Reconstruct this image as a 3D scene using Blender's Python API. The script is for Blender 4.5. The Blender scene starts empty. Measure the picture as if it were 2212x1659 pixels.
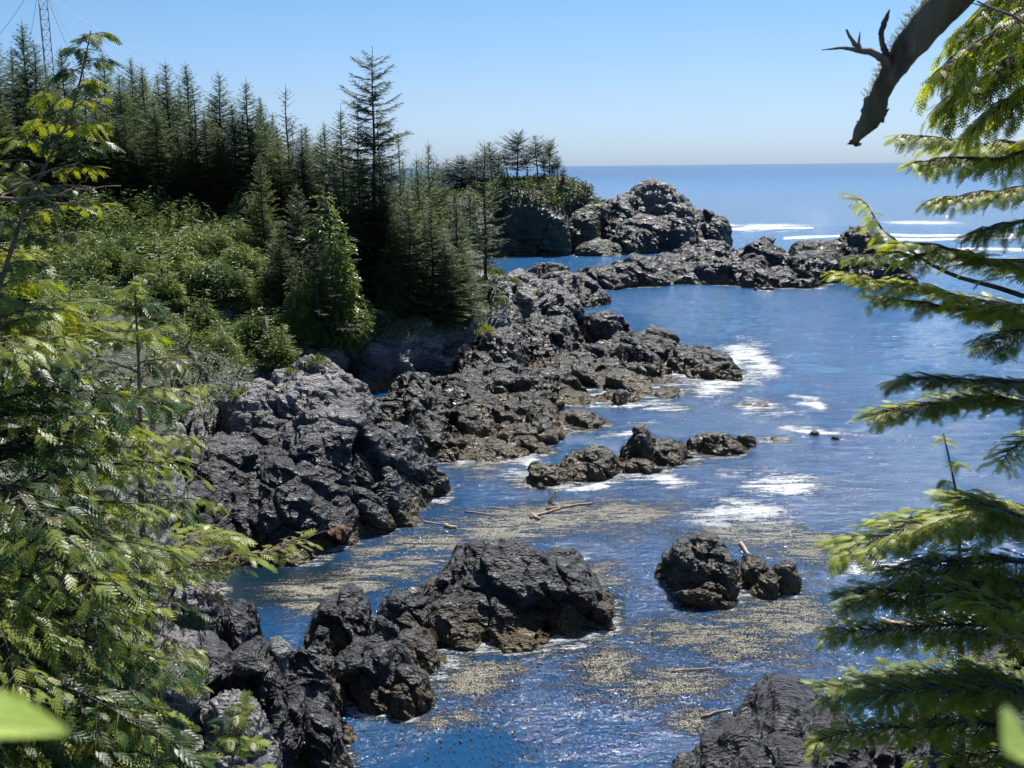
import bpy, math, random
import numpy as np
from mathutils import Vector, Matrix
R = math.radians
S = bpy.context.scene
col = S.collection
rng = np.random.default_rng(7)

# ------------------------------------------------------------------ camera, world, sun, exposure
CAMZ = 16.0
PITCH, ROLL = R(11.2), R(0.63)
FPX = 2372.0                                   # focal length in survey units (2212 wide survey sheet)
Fw = np.array([0, math.cos(PITCH), -math.sin(PITCH)])
R0 = np.array([1., 0, 0]); U0 = np.array([0, math.sin(PITCH), math.cos(PITCH)])
Rt = R0 * math.cos(ROLL) - U0 * math.sin(ROLL)
Up = U0 * math.cos(ROLL) + R0 * math.sin(ROLL)
cd = bpy.data.cameras.new('camera'); cam = bpy.data.objects.new('camera', cd); col.objects.link(cam)
cam.matrix_world = Matrix([[Rt[0], Up[0], -Fw[0], 0], [Rt[1], Up[1], -Fw[1], 0], [Rt[2], Up[2], -Fw[2], CAMZ], [0, 0, 0, 1]])
cd.sensor_width = 36; cd.lens = 18 / math.tan(R(25)); cd.clip_start = 0.05; cd.clip_end = 90000
cd.dof.use_dof = True; cd.dof.focus_distance = 40; cd.dof.aperture_fstop = 9.0
S.camera = cam
SUN_AZ, SUN_EL = 20.0, 56.0                    # azimuth clockwise from the view direction, elevation
w = bpy.data.worlds.new('World'); S.world = w; w.use_nodes = True
wn = w.node_tree.nodes; bg = wn['Background']
sky = wn.new('ShaderNodeTexSky'); sky.sky_type = 'NISHITA'; sky.sun_disc = False
sky.sun_elevation = R(SUN_EL); sky.sun_rotation = R(SUN_AZ); sky.air_density = 1.0; sky.dust_density = 0.6; sky.ozone_density = 2.0
_tc = wn.new('ShaderNodeTexCoord'); _sp = wn.new('ShaderNodeSeparateXYZ'); _rp = wn.new('ShaderNodeValToRGB'); _mx = wn.new('ShaderNodeMix'); _mx.data_type = 'RGBA'; _mx.blend_type = 'MULTIPLY'; _mx.inputs[0].default_value = 1
_wl = w.node_tree.links; _wl.new(_tc.outputs['Generated'], _sp.inputs[0]); _wl.new(_sp.outputs[2], _rp.inputs[0]); _wl.new(_rp.outputs[0], _mx.inputs[7]); _wl.new(sky.outputs[0], _mx.inputs[6]); _wl.new(_mx.outputs[2], bg.inputs[0])
for _i, (_p, _c) in enumerate([(0.0, (.53, .74, 1.27)), (.06, (.55, .69, 1.0)), (.15, (.47, .68, .88)), (.6, (.60, .78, 1.))]):
    _e = _rp.color_ramp.elements[_i] if _i < 2 else _rp.color_ramp.elements.new(_p); _e.position = _p; _e.color = (*_c, 1); bg.inputs[1].default_value = 0.08
sl = bpy.data.lights.new('sun', 'SUN'); sl.energy = 4.8; sl.angle = R(0.53); sl.color = (1, 0.96, 0.89)
so = bpy.data.objects.new('sun', sl); col.objects.link(so)
sd = Vector((math.sin(R(SUN_AZ)) * math.cos(R(SUN_EL)), math.cos(R(SUN_AZ)) * math.cos(R(SUN_EL)), math.sin(R(SUN_EL))))
so.rotation_euler = sd.to_track_quat('Z', 'Y').to_euler(); so.location = (0, 0, 60)
S.view_settings.view_transform = 'Standard'; S.view_settings.look = 'None'
S.view_settings.exposure = 0.72; S.view_settings.gamma = 1.0; S.view_settings.use_curve_mapping = False
S.render.engine = 'CYCLES'
S.cycles.max_bounces = 8; S.cycles.transparent_max_bounces = 4; S.cycles.use_denoising = True
S.cycles.sample_clamp_indirect = 4.0

# ------------------------------------------------------------------ helpers
def ray(u, v): return Fw + (u - 1106) / FPX * Rt - (v - 829.5) / FPX * Up
def D(u, v, r):                                # world point on that bearing at horizontal range r
    d = ray(u, v); return d * (r / math.hypot(d[0], d[1])) + np.array([0, 0, CAMZ])
def D3(u, v, r):
    d = ray(u, v); return d * (r / np.linalg.norm(d)) + np.array([0, 0, CAMZ])
def W(u, v, z=0.0):                            # world point at height z
    d = ray(u, v); return d * ((z - CAMZ) / d[2]) + np.array([0, 0, CAMZ])
def bearing(u, v=829.5):
    d = ray(u, v); return math.atan2(d[0], d[1])

def hsh(ix, iy, iz, s):
    with np.errstate(over='ignore'):
        n = ix.astype(np.uint32) * np.uint32(374761393) + iy.astype(np.uint32) * np.uint32(668265263) + iz.astype(np.uint32) * np.uint32(2246822519) + np.uint32((s * 3266489917) & 0xffffffff)
        n = (n ^ (n >> np.uint32(13))) * np.uint32(1274126177)
        n = (n ^ (n >> np.uint32(15))) * np.uint32(2654435761)
        n ^= n >> np.uint32(16)
    return n.astype(np.float64) / 4294967296.0
def vnoise(p, s=0):
    i = np.floor(p).astype(np.int64); f = p - i; f = f * f * f * (f * (f * 6 - 15) + 10)
    out = 0
    for dx in (0, 1):
        wx = f[..., 0] if dx else 1 - f[..., 0]
        for dy in (0, 1):
            wy = f[..., 1] if dy else 1 - f[..., 1]
            for dz in (0, 1):
                wz = f[..., 2] if dz else 1 - f[..., 2]
                out = out + wx * wy * wz * hsh(i[..., 0] + dx, i[..., 1] + dy, i[..., 2] + dz, s)
    return out * 2 - 1
def fbm(p, octv=4, s=0, gain=.5):
    a, t, n = 1., 0., 0.
    for k in range(octv):
        t = t + a * vnoise(p * 2 ** k + 17.3 * k, s + k); n += a; a *= gain
    return t / n
def facet(p, s=0):                             # angular block noise: each cell is one tilted plane
    i = np.floor(p).astype(np.int64)
    best = np.full(p.shape[0], 1e9); sec = best.copy()
    bi = i.copy(); bc = p.copy()
    for dx in (-1, 0, 1):
        for dy in (-1, 0, 1):
            for dz in (-1, 0, 1):
                j = i + np.array([dx, dy, dz])
                c = np.stack([j[:, k] + hsh(j[:, 0], j[:, 1], j[:, 2], s + 11 * k + 1) for k in range(3)], 1)
                d = ((p - c) ** 2).sum(1)
                m = d < best
                sec = np.where(m, best, np.minimum(sec, d)); best = np.where(m, d, best)
                bi[m] = j[m]; bc[m] = c[m]
    off = hsh(bi[:, 0], bi[:, 1], bi[:, 2], s + 91) - .5
    sv = np.stack([hsh(bi[:, 0], bi[:, 1], bi[:, 2], s + 101 + k) - .5 for k in range(3)], 1)
    crack = np.exp(-(np.sqrt(sec) - np.sqrt(best)) / .07)
    return off + 1.6 * ((p - bc) * sv).sum(1) - .35 * crack

def mesh_np(name, V, F, mats, parent=None, smooth=False, fm=None, attrs=None, loc=None):
    V = np.asarray(V, dtype=np.float32); F = np.asarray(F, dtype=np.int32); k = F.shape[1]
    me = bpy.data.meshes.new(name)
    me.vertices.add(len(V)); me.vertices.foreach_set('co', V.ravel())
    me.loops.add(F.size); me.loops.foreach_set('vertex_index', F.ravel())
    me.polygons.add(len(F)); me.polygons.foreach_set('loop_start', np.arange(0, F.size, k, dtype=np.int32))
    me.polygons.foreach_set('loop_total', np.full(len(F), k, dtype=np.int32))
    for m in (mats if isinstance(mats, (list, tuple)) else [mats]): me.materials.append(m)
    if fm is not None: me.polygons.foreach_set('material_index', np.asarray(fm, dtype=np.int32))
    if smooth: me.polygons.foreach_set('use_smooth', np.ones(len(F), dtype=bool))
    for an, av in (attrs or {}).items():
        a = me.attributes.new(an, 'FLOAT', 'POINT'); a.data.foreach_set('value', np.asarray(av, dtype=np.float32))
    me.update(); me.validate()
    o = bpy.data.objects.new(name, me); col.objects.link(o)
    if parent is not None: o.parent = parent
    if loc is not None: o.location = loc
    return o
def empty(name, loc, rz=0.):
    o = bpy.data.objects.new(name, None); col.objects.link(o); o.location = tuple(float(x) for x in loc); o.rotation_euler = (0, 0, rz); o.empty_display_size = .3
    return o
def tag(o, label=None, cat=None, group=None, kind=None):
    if label: o['label'] = label
    if cat: o['category'] = cat
    if group: o['group'] = group
    if kind: o['kind'] = kind
    return o
def dup(o, parent=None):
    c = o.copy(); col.objects.link(c)
    if parent is not None: c.parent = parent
    for ch in o.children: dup(ch, c)
    return c
def tube(pts, rad, n=6, jag=0., seed=0):
    pts = np.asarray(pts, float); m = len(pts); rad = np.broadcast_to(np.asarray(rad, float), (m,))
    t = np.gradient(pts, axis=0); t /= np.linalg.norm(t, axis=1)[:, None] + 1e-9
    ref = np.array([0, 0, 1.]) if abs(t[:, 2]).mean() < .8 else np.array([0, 1., 0])
    a = np.cross(t, ref); a /= np.linalg.norm(a, axis=1)[:, None] + 1e-9; b = np.cross(t, a)
    th = np.linspace(0, 2 * math.pi, n, endpoint=False)
    rr = rad[:, None] * np.ones((1, n))
    if jag: rr = rr * (1 + jag * np.random.default_rng(seed).uniform(-1, 1, (m, n)))
    V = pts[:, None] + rr[..., None] * (a[:, None] * np.cos(th)[None, :, None] + b[:, None] * np.sin(th)[None, :, None])
    i = np.arange(m - 1)[:, None] * n + np.arange(n); j = np.arange(m - 1)[:, None] * n + (np.arange(n) + 1) % n
    q1 = np.stack([i, j, j + n], -1).reshape(-1, 3); q2 = np.stack([i, j + n, i + n], -1).reshape(-1, 3)
    cap = np.array([[(m - 1) * n, (m - 1) * n + k, (m - 1) * n + k + 1] for k in range(1, n - 1)] + [[0, k + 1, k] for k in range(1, n - 1)])
    return V.reshape(-1, 3), np.concatenate([q1, q2, cap])
class MB:
    def __init__(s): s.V, s.F, s.M, s.n = [], [], [], 0
    def add(s, V, F, m=0):
        s.V.append(V); s.F.append(np.asarray(F) + s.n); s.M.append(np.full(len(F), m)); s.n += len(V)
    def tri(s): return sum(len(f) for f in s.F)
    def build(s, name, mats, parent=None, smooth=False, loc=None):
        return mesh_np(name, np.concatenate(s.V), np.concatenate(s.F), mats, parent, smooth, np.concatenate(s.M), None, loc)
def place(T, TF, pos, dirs, ups, size):
    """copies of a spray template (x forward, z up) at pos, one mesh"""
    d = dirs / (np.linalg.norm(dirs, axis=1)[:, None] + 1e-9)
    y = np.cross(ups, d); y /= np.linalg.norm(y, axis=1)[:, None] + 1e-9; z = np.cross(d, y)
    M = np.stack([d, y, z], 2) * np.asarray(size)[:, None, None]
    V = np.einsum('nij,kj->nki', M, T) + pos[:, None]
    F = TF[None] + (np.arange(len(pos)) * len(T))[:, None, None]
    return V.reshape(-1, 3), F.reshape(-1, 3)

# ------------------------------------------------------------------ materials
class NT:
    def __init__(s, name):
        s.m = bpy.data.materials.new(name); s.m.use_nodes = True; s.t = s.m.node_tree
        s.b = s.t.nodes['Principled BSDF']; s.out = s.t.nodes['Material Output']
    def n(s, ty, **kw):
        x = s.t.nodes.new(ty)
        for k, v in kw.items():
            if k.startswith('i_'): x.inputs[k[2:].replace('_', ' ')].default_value = v
            else: setattr(x, k, v)
        return x
    def l(s, a, b): s.t.links.new(a, b)
    def val(s, x, i):
        if hasattr(x, 'links'): s.l(x, i)
        else: i.default_value = x
    def math(s, op, a, b=0., clamp=False):
        x = s.n('ShaderNodeMath', operation=op, use_clamp=clamp); s.val(a, x.inputs[0]); s.val(b, x.inputs[1]); return x.outputs[0]
    def mix(s, f, a, b):
        x = s.n('ShaderNodeMix', data_type='RGBA'); s.val(f, x.inputs[0])
        for v, i in ((a, x.inputs[6]), (b, x.inputs[7])):
            if isinstance(v, tuple): i.default_value = (*v, 1)
            else: s.l(v, i)
        return x.outputs[2]
    def ramp(s, f, a, b):
        x = s.n('ShaderNodeMapRange', interpolation_type='SMOOTHSTEP'); s.l(f, x.inputs[0]); x.inputs[1].default_value = a; x.inputs[2].default_value = b; return x.outputs[0]
    def noise(s, vec, scale, detail=4, rough=.55, dist=0.):
        x = s.n('ShaderNodeTexNoise'); s.l(vec, x.inputs['Vector']); x.inputs['Scale'].default_value = scale; x.inputs['Detail'].default_value = detail
        x.inputs['Roughness'].default_value = rough; x.inputs['Distortion'].default_value = dist; return x.outputs[0]
    def voro(s, vec, scale, feat='F1', out=0):
        x = s.n('ShaderNodeTexVoronoi', feature=feat); s.l(vec, x.inputs['Vector']); x.inputs['Scale'].default_value = scale; return x.outputs[out]
    def bump(s, h, strength, dist, prev=None):
        x = s.n('ShaderNodeBump'); x.inputs['Strength'].default_value = strength; x.inputs['Distance'].default_value = dist; s.l(h, x.inputs['Height'])
        if prev is not None: s.l(prev, x.inputs['Normal'])
        return x.outputs[0]
    def mapping(s, vec, rot=(0, 0, 0), sc=(1, 1, 1)):
        x = s.n('ShaderNodeMapping'); s.l(vec, x.inputs[0]); x.inputs['Rotation'].default_value = rot; x.inputs['Scale'].default_value = sc; return x.outputs[0]

def rock_mat(name, pale_z=4.5, pale_w=1.5, weed=1.0, scale=1., dark=(.014, .015, .018), mid=(.050, .049, .052), pale=(.30, .28, .27), moss=0.3, green=0):
    t = NT(name); g = t.n('ShaderNodeNewGeometry'); P = g.outputs['Position']
    sep = t.n('ShaderNodeSeparateXYZ'); t.l(P, sep.inputs[0]); z = sep.outputs[2]
    sn = t.n('ShaderNodeSeparateXYZ'); t.l(g.outputs['Normal'], sn.inputs[0]); nz = sn.outputs[2]
    big = t.noise(P, .35 / scale, 4); med = t.noise(P, 1.6 / scale, 6, .65); fine = t.noise(P, 9 / scale, 5, .7)
    strat = t.mapping(P, (R(25), R(35), R(20)), (1, 1, 5))
    st = t.noise(strat, 1.3 / scale, 5, .7, .6)
    base = t.mix(t.ramp(med, .38, .66), dark, mid)
    base = t.mix(t.ramp(st, .55, .75), base, tuple(c * 1.9 for c in mid))
    zz = t.math('ADD', z, t.math('MULTIPLY', t.math('SUBTRACT', big, .5), 3.5 * scale))
    pf = t.ramp(zz, pale_z - pale_w, pale_z + pale_w)
    lich = t.ramp(t.math('ADD', fine, t.math('MULTIPLY', t.math('SUBTRACT', st, .5), .9)), .42, .62)
    pc = t.mix(lich, (.10, .095, .10), pale)
    pc = t.mix(t.math('MULTIPLY', t.ramp(t.noise(P, 2.3 / scale, 3), .55, .7), .5), pc, (.20, .17, .09))
    base = t.mix(pf, base, pc)
    mo = t.math('MULTIPLY', t.math('MULTIPLY', t.ramp(nz, .55, .85), t.ramp(t.noise(P, .8 / scale, 5, .7), .52, .62)), t.math('MULTIPLY', pf, moss))
    base = t.mix(mo, base, (.12, .14, .03))
    if green: base = t.mix(t.math('MULTIPLY', t.ramp(nz, .35, .6), t.ramp(z, 2.5, 4.)), base, t.mix(t.ramp(fine, .3, .7), (.022, .032, .012), (.075, .095, .03)))
    wz = t.math('ADD', z, t.math('MULTIPLY', t.math('SUBTRACT', med, .5), 1.8))
    wf = t.math('MULTIPLY', t.math('SUBTRACT', 1., t.ramp(wz, .2, 1.25)), weed)
    wc = t.mix(t.ramp(fine, .35, .65), (.028, .020, .010), (.125, .088, .030))
    base = t.mix(wf, base, wc)
    t.l(base, t.b.inputs['Base Color'])
    t.l(t.math('SUBTRACT', .62, t.math('MULTIPLY', t.ramp(med, .3, .7), .27)), t.b.inputs['Roughness'])
    t.b.inputs['Specular IOR Level'].default_value = .45
    v1 = t.voro(t.mapping(P, (R(30), R(20), R(50)), (1, 1, 2.2)), 1.7 / scale, 'F1', 0)
    v2 = t.voro(t.mapping(P, (R(60), R(-20), R(10)), (1, 2.4, 1)), 5.5 / scale, 'F1', 0)
    h = t.math('ADD', t.math('ADD', t.math('MULTIPLY', v1, .5), t.math('MULTIPLY', v2, .22)), t.math('ADD', t.math('MULTIPLY', med, .5), t.math('MULTIPLY', fine, .16)))
    t.l(t.bump(h, .9, .55 * scale), t.b.inputs['Normal'])
    return t.m

def leaf_mat(name, c1, c2, trans=.35, rough=.45, spec=.4, brown=0.0, nscale=.6, lo=.45, hi=.95):
    t = NT(name); g = t.n('ShaderNodeNewGeometry'); oi = t.n('ShaderNodeObjectInfo')
    n1 = t.noise(g.outputs['Position'], nscale, 3); n2 = t.noise(g.outputs['Position'], nscale * 9, 2)
    f = t.math('ADD', t.math('MULTIPLY', n1, .9), t.math('ADD', t.math('MULTIPLY', n2, .5), t.math('MULTIPLY', t.math('SUBTRACT', oi.outputs['Random'], .5), .5)))
    c = t.mix(t.ramp(f, lo, hi), c1, c2)
    if brown: c = t.mix(t.math('MULTIPLY', t.ramp(t.noise(g.outputs['Position'], nscale * 3 + .2, 2), .62, .70), brown), c, (.20, .11, .035))
    t.l(c, t.b.inputs['Base Color']); t.b.inputs['Roughness'].default_value = rough; t.b.inputs['Specular IOR Level'].default_value = spec
    tr = t.n('ShaderNodeBsdfTranslucent')
    hs = t.n('ShaderNodeHueSaturation'); hs.inputs['Hue'].default_value = .485; hs.inputs['Saturation'].default_value = 1.15; hs.inputs['Value'].default_value = 1.7; t.l(c, hs.inputs['Color']); t.l(hs.outputs[0], tr.inputs[0])
    mx = t.n('ShaderNodeMixShader'); mx.inputs[0].default_value = trans; t.l(t.b.outputs[0], mx.inputs[1]); t.l(tr.outputs[0], mx.inputs[2]); t.l(mx.outputs[0], t.out.inputs[0])
    return t.m
def bark_mat(name, a, b, sc=6., moss=0.):
    t = NT(name); tc = t.n('ShaderNodeTexCoord').outputs['Object']
    n = t.noise(t.mapping(tc, sc=(1, 1, .25)), sc, 6, .7); n2 = t.noise(tc, sc * .3, 3)
    c = t.mix(t.ramp(n, .35, .65), a, b)
    if moss: c = t.mix(t.math('MULTIPLY', t.ramp(n2, .5, .62), moss), c, (.13, .12, .05))
    t.l(c, t.b.inputs['Base Color']); t.b.inputs['Roughness'].default_value = .9; t.b.inputs['Specular IOR Level'].default_value = .15
    t.l(t.bump(n, 1., .03), t.b.inputs['Normal']); return t.m

M_rock = rock_mat('rock_dark', pale_z=5.)
M_rock_main = rock_mat('rock_outcrop', pale_z=4.6, pale_w=1.2, weed=1., moss=.5)
M_rock_near = rock_mat('rock_near', pale_z=3.0, pale_w=.8, weed=.8, moss=.2)
M_rock_shelf = rock_mat('rock_shelf', pale_z=3.6, pale_w=1.3, moss=.5, dark=(.021, .021, .020), mid=(.075, .071, .060))
M_rock_weed = rock_mat('rock_weedy', pale_z=9, weed=1., dark=(.03, .027, .022), mid=(.075, .068, .05))
M_rock_far = rock_mat('rock_far', pale_z=7.5, pale_w=4, scale=2.6, weed=.7, pale=(.16, .145, .135), dark=(.024, .024, .025), mid=(.065, .061, .060), moss=.4)
M_cliff = rock_mat('rock_cliff', pale_z=2.2, pale_w=1.2, pale=(.26, .25, .26), moss=1.)
M_hill = rock_mat('rock_wooded', pale_z=2.2, pale_w=1.2, pale=(.24, .23, .24), moss=1., green=1)
M_spruce = leaf_mat('needles_spruce', (.050, .085, .030), (.110, .150, .052), .40, .5, .35, 0, .15)
M_spruce_d = leaf_mat('needles_dark', (.036, .058, .030), (.075, .100, .045), .32, .5, .3, .25, .15)
M_cedar_far = leaf_mat('foliage_cedar_slope', (.075, .130, .035), (.20, .25, .075), .45, .4, .5, .12, .2)
M_under = leaf_mat('foliage_undergrowth', (.030, .055, .018), (.09, .12, .035), .3, .5, .4, .1, .2)
M_cedar = leaf_mat('foliage_cedar_near', (.032, .075, .018), (.26, .31, .05), .38, .38, .32, .55, 1.4, .5, .85)
M_hem = leaf_mat('foliage_hemlock_near', (.15, .21, .03), (.34, .39, .05), .55, .42, .4, .35, 1.6)
M_brown = leaf_mat('foliage_withered', (.22, .12, .05), (.38, .23, .12), .35, .5, .3, 0, 3)
M_bush = leaf_mat('foliage_bush', (.09, .13, .02), (.24, .26, .05), .35, .5, .3, .2, 1.)
M_bark = bark_mat('bark', (.045, .036, .03), (.12, .10, .085))
M_deadbark = bark_mat('bark_bare', (.09, .07, .05), (.34, .27, .20), 9., .6)
M_twig = bark_mat('twig_bare', (.12, .085, .065), (.30, .22, .18))
M_drift = bark_mat('driftwood', (.30, .21, .14), (.55, .45, .34), 4.)
t = NT('soil_moss'); g = t.n('ShaderNodeNewGeometry').outputs['Position']
t.l(t.mix(t.ramp(t.noise(g, .9, 6, .7), .35, .65), (.018, .022, .010), (.055, .062, .022)), t.b.inputs['Base Color']); t.b.inputs['Roughness'].default_value = .95
t.l(t.bump(t.noise(g, 3., 6, .7), 1., .3), t.b.inputs['Normal']); M_soil = t.m

# ------------------------------------------------------------------ landform: lumps merged in sheets
def L(u, v, r, hw, d, rot=0., a=2.2, b=.6, z=None, zb=-2.2):
    p = D(u, v, r) if z is None else None
    th = bearing(u, v if z is None else 829.5)
    if z is not None:
        p = np.array([r * math.sin(th), r * math.cos(th), z])
    return (p[0], p[1], p[2], hw * r / FPX * 1.1, d * 1.1, th, R(rot), a, b, zb)
def height(x, y, lumps, warp=1., ws=.35):
    q3 = np.stack([x * ws, y * ws, np.zeros_like(x)], -1)
    wx = warp * vnoise(q3, 5) + warp * .45 * vnoise(q3 * 2.7, 6); wy = warp * vnoise(q3 + 40, 7) + warp * .45 * vnoise(q3 * 2.7 + 9, 8)
    X = x + wx; Y = y + wy; h = np.full(x.shape, -3.0)
    for (lx, ly, lz, lw, ld, th, ro, a, b, zb) in lumps:
        dx = X - lx; dy = Y - ly
        e = dx * math.cos(th) - dy * math.sin(th); f = dx * math.sin(th) + dy * math.cos(th)
        e, f = e * math.cos(ro) + f * math.sin(ro), -e * math.sin(ro) + f * math.cos(ro)
        q = np.sqrt((e / lw) ** 2 + (f / ld) ** 2)
        hh = np.where(q < 1, zb + (lz - zb) * np.clip(1 - np.minimum(q, 1) ** a, 0, 1) ** b, zb - (q - 1) * 3)
        h = np.maximum(h, hh)
    return h
ALL = []
def sheet(name, lumps, mat, nu, nr, warp=.6, ws=.4, amp=(.55, .22, .08), cell=(2.4, .85, .3), zcut=-.9, parent=None, pad=1.15, seed=0, bedding=1.8, reg=True, ter=.62, bed=(.26, -.10), terf=.22):
    la = np.array([[l[0], l[1], max(l[3], l[4])] for l in lumps])
    rr = np.hypot(la[:, 0], la[:, 1]); th = np.arctan2(la[:, 0], la[:, 1])
    th0 = min(th_ - l[3] * pad / r_ for th_, r_, l in zip(th, rr, lumps)) - .6 / rr.min(); th1 = max(th_ + l[3] * pad / r_ for th_, r_, l in zip(th, rr, lumps)) + .6 / rr.min()
    r0 = max(1.5, min(r_ - max(l[4], l[3] * abs(math.sin(l[6]))) * pad for r_, l in zip(rr, lumps)) - warp); r1 = max(r_ + max(l[4], l[3] * abs(math.sin(l[6]))) * pad for r_, l in zip(rr, lumps)) + warp
    T = np.linspace(th0, th1, nu); NF = 900
    rf = r0 * (r1 / r0) ** np.linspace(0, 1, NF)
    TT, RR = np.meshgrid(T, rf, indexing='ij')
    H = height(RR * np.sin(TT), RR * np.cos(TT), lumps, warp, ws)
    dr = np.diff(RR, axis=1); dz = np.diff(H, axis=1); hm = (H[:, 1:] + H[:, :-1]) / 2; rm = (RR[:, 1:] + RR[:, :-1]) / 2
    dens = np.sqrt((dr * .55) ** 2 + dz ** 2) / rm * np.where(dz < 0, .45, 1.)
    dens = np.where(hm < -1., dens * .02 + 1e-7, dens)
    k = max(3, nu // 40) | 1; ker = np.ones(k) / k
    dens = np.apply_along_axis(lambda c: np.convolve(np.pad(c, k // 2, mode='edge'), ker, 'valid'), 0, dens)
    cum = np.concatenate([np.zeros((nu, 1)), np.cumsum(dens, 1)], 1); cum /= cum[:, -1:]
    s = np.linspace(0, 1, nr); rs = np.stack([np.interp(s, cum[i], rf) for i in range(nu)])
    TT = np.repeat(T[:, None], nr, 1); x = rs * np.sin(TT); y = rs * np.cos(TT)
    z = height(x, y, lumps, warp, ws)
    tq = (z + bed[0] * x + bed[1] * y + .5 * ter * fbm(np.stack([x, y, z * 0], -1) * .5 / ter, 3, seed + 8)) / ter
    fr = tq - np.floor(tq); st_ = np.clip((fr - .12) / .3, 0, 1); st_ = st_ * st_ * (3 - 2 * st_)
    z = z + (st_ - fr) * ter * terf * np.clip((z + .9) / .9, 0, 1)
    P = np.stack([x, y, z], -1)
    du = np.gradient(P, axis=0); dv = np.gradient(P, axis=1); N = np.cross(du, dv); N /= np.linalg.norm(N, axis=-1)[..., None] + 1e-9
    N[N[..., 2] < 0] *= -1
    Pf = P.reshape(-1, 3); Nf = N.reshape(-1, 3)
    rot = np.array(Matrix.Rotation(R(28), 3, 'X') @ Matrix.Rotation(R(-32), 3, 'Y') @ Matrix.Rotation(R(35), 3, 'Z'))
    Q = Pf @ rot.T; Q = Q * np.array([1, 1, bedding])
    Q = Q + .16 * np.stack([vnoise(Pf * .9 + 3 * k, 31 + k) for k in range(3)], 1)
    act = Pf[:, 2] > -1.3
    dsp = np.zeros(len(Pf))
    for c, am, k in zip(cell, amp, range(9)):
        dsp[act] += (1.05, .46, .62)[k] * am * facet(Q[act] / (c * (1.5, 1.25, 1.1)[k]), seed + 7 * k)
    rq = Q * np.array([.55, .55, .35]) / cell[0] * 1.3; dsp += amp[0] * (.45 * (.5 - np.abs(fbm(rq, 4, seed + 5, .55)) * 1.8))
    fade = np.clip((Pf[:, 2] + 1.4) / 1.0, 0, 1)
    Pn = Pf + Nf * (dsp * fade)[:, None]
    ii = np.arange(nu * nr).reshape(nu, nr)
    a_, b_, c_, d_ = ii[:-1, :-1].ravel(), ii[1:, :-1].ravel(), ii[1:, 1:].ravel(), ii[:-1, 1:].ravel()
    keep = (Pn[:, 2][np.stack([a_, b_, c_, d_])].max(0) > zcut)
    F = np.concatenate([np.stack([a_, b_, c_], 1)[keep], np.stack([a_, c_, d_], 1)[keep]])
    used = np.unique(F); mp = np.full(len(Pn), -1); mp[used] = np.arange(len(used))
    Vn, Fn = Pn[used], mp[F]
    c0 = Vn.mean(0); c0[2] = 0
    o = mesh_np(name, Vn - c0, Fn, mat, parent, False, loc=c0)
    if reg: ALL.append((lumps, warp, ws))
    return o
def ground(x, y, sets=None):
    x = np.atleast_1d(np.asarray(x, float)); y = np.atleast_1d(np.asarray(y, float)); h = np.full(x.shape, -3.)
    for (l, wa, ws) in (ALL if sets is None else sets): h = np.maximum(h, height(x, y, l, wa, ws))
    return h

# main outcrop on the left
E = [L(690, 790, 57, 150, 6, a=2.4), L(560, 830, 56, 130, 5.5, a=2), L(620, 800, 57, 90, 4), L(845, 915, 54, 110, 4.6, a=3, b=.5), L(760, 850, 55, 110, 5), L(700, 905, 51.5, 200, 5, a=2),
     L(640, 1000, 48.5, 170, 4.2), L(870, 1000, 52, 70, 2.4, a=3), L(470, 960, 51, 130, 6), L(580, 1090, 46.5, 110, 2.2), L(690, 1060, 47.5, 110, 2.4), L(430, 1060, 47, 90, 4)]
tag(sheet('rock_outcrop', E, M_rock_main, 330, 330, amp=(.75, .34, .12), cell=(2.6, .9, .32), seed=1), 'largest craggy black rock hump with grey lichened top and small bushes, left of centre', 'rock outcrop')
tag(sheet('sea_rock', [L(695, 1148, 45.6, 62, 1.3), L(640, 1170, 44.6, 50, .9)], M_rock_weed, 80, 60, seed=2, amp=(.3, .15, .06), cell=(1.4, .6, .25)), 'small dark rock at the foot of the big outcrop, by the brown twig tips', 'rock')
# centre rocks
B = [L(1080, 1180, 38.7, 175, 3.6, rot=14, a=2.6), L(1215, 1208, 38.6, 105, 3, a=3, b=.5), L(1285, 1285, 37.6, 75, 2.2), L(1000, 1285, 36.4, 110, 2.3), L(905, 1290, 36.2, 70, 2.2), L(1240, 1330, 36.4, 85, 1.8), L(1150, 1330, 36, 120, 1.9), L(930, 1370, 34.3, 75, 1.6)]
tag(sheet('sea_rock', B, M_rock, 270, 220, seed=3, amp=(.5, .22, .08), cell=(2., .75, .28), warp=.45), 'broad domed black rock in the water at the centre bottom, weedy toe on its right', 'rock')
B2 = [L(755, 1282, 35.6, 108, 2.4, a=2.6), L(800, 1400, 32.3, 110, 2.1, a=2.6), L(870, 1455, 31.2, 62, 1.6, a=3), L(700, 1350, 33.5, 60, 1.6), L(840, 1330, 34.2, 70, 1.4)]
tag(sheet('sea_rock', B2, M_rock, 190, 200, seed=4, amp=(.5, .22, .08), cell=(1.8, .7, .26), warp=.4), 'dark block-shaped rock joined to the left side of the broad domed rock', 'rock')
# mid pair
tag(sheet('sea_rock', [L(1512, 1158, 41, 84, 2.1, a=3, b=.55), L(1560, 1190, 40.4, 50, 1.6), L(1480, 1215, 40, 48, 1.4)], M_rock_weed, 150, 130, seed=5, amp=(.4, .2, .08), cell=(1.5, .6, .25), warp=.3), 'rounded weed-covered rock alone in the blue water, right of centre', 'rock')
tag(sheet('sea_rock', [L(1682, 1212, 41.4, 52, 1.5), L(1615, 1205, 41.6, 40, 1.), L(1650, 1235, 40.6, 48, .9)], M_rock_weed, 110, 70, seed=26, amp=(.2, .15, .07), cell=(1.1, .5, .22), warp=.25), 'low lumpy weedy rock touching the right side of the rounded rock', 'rock')
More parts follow.
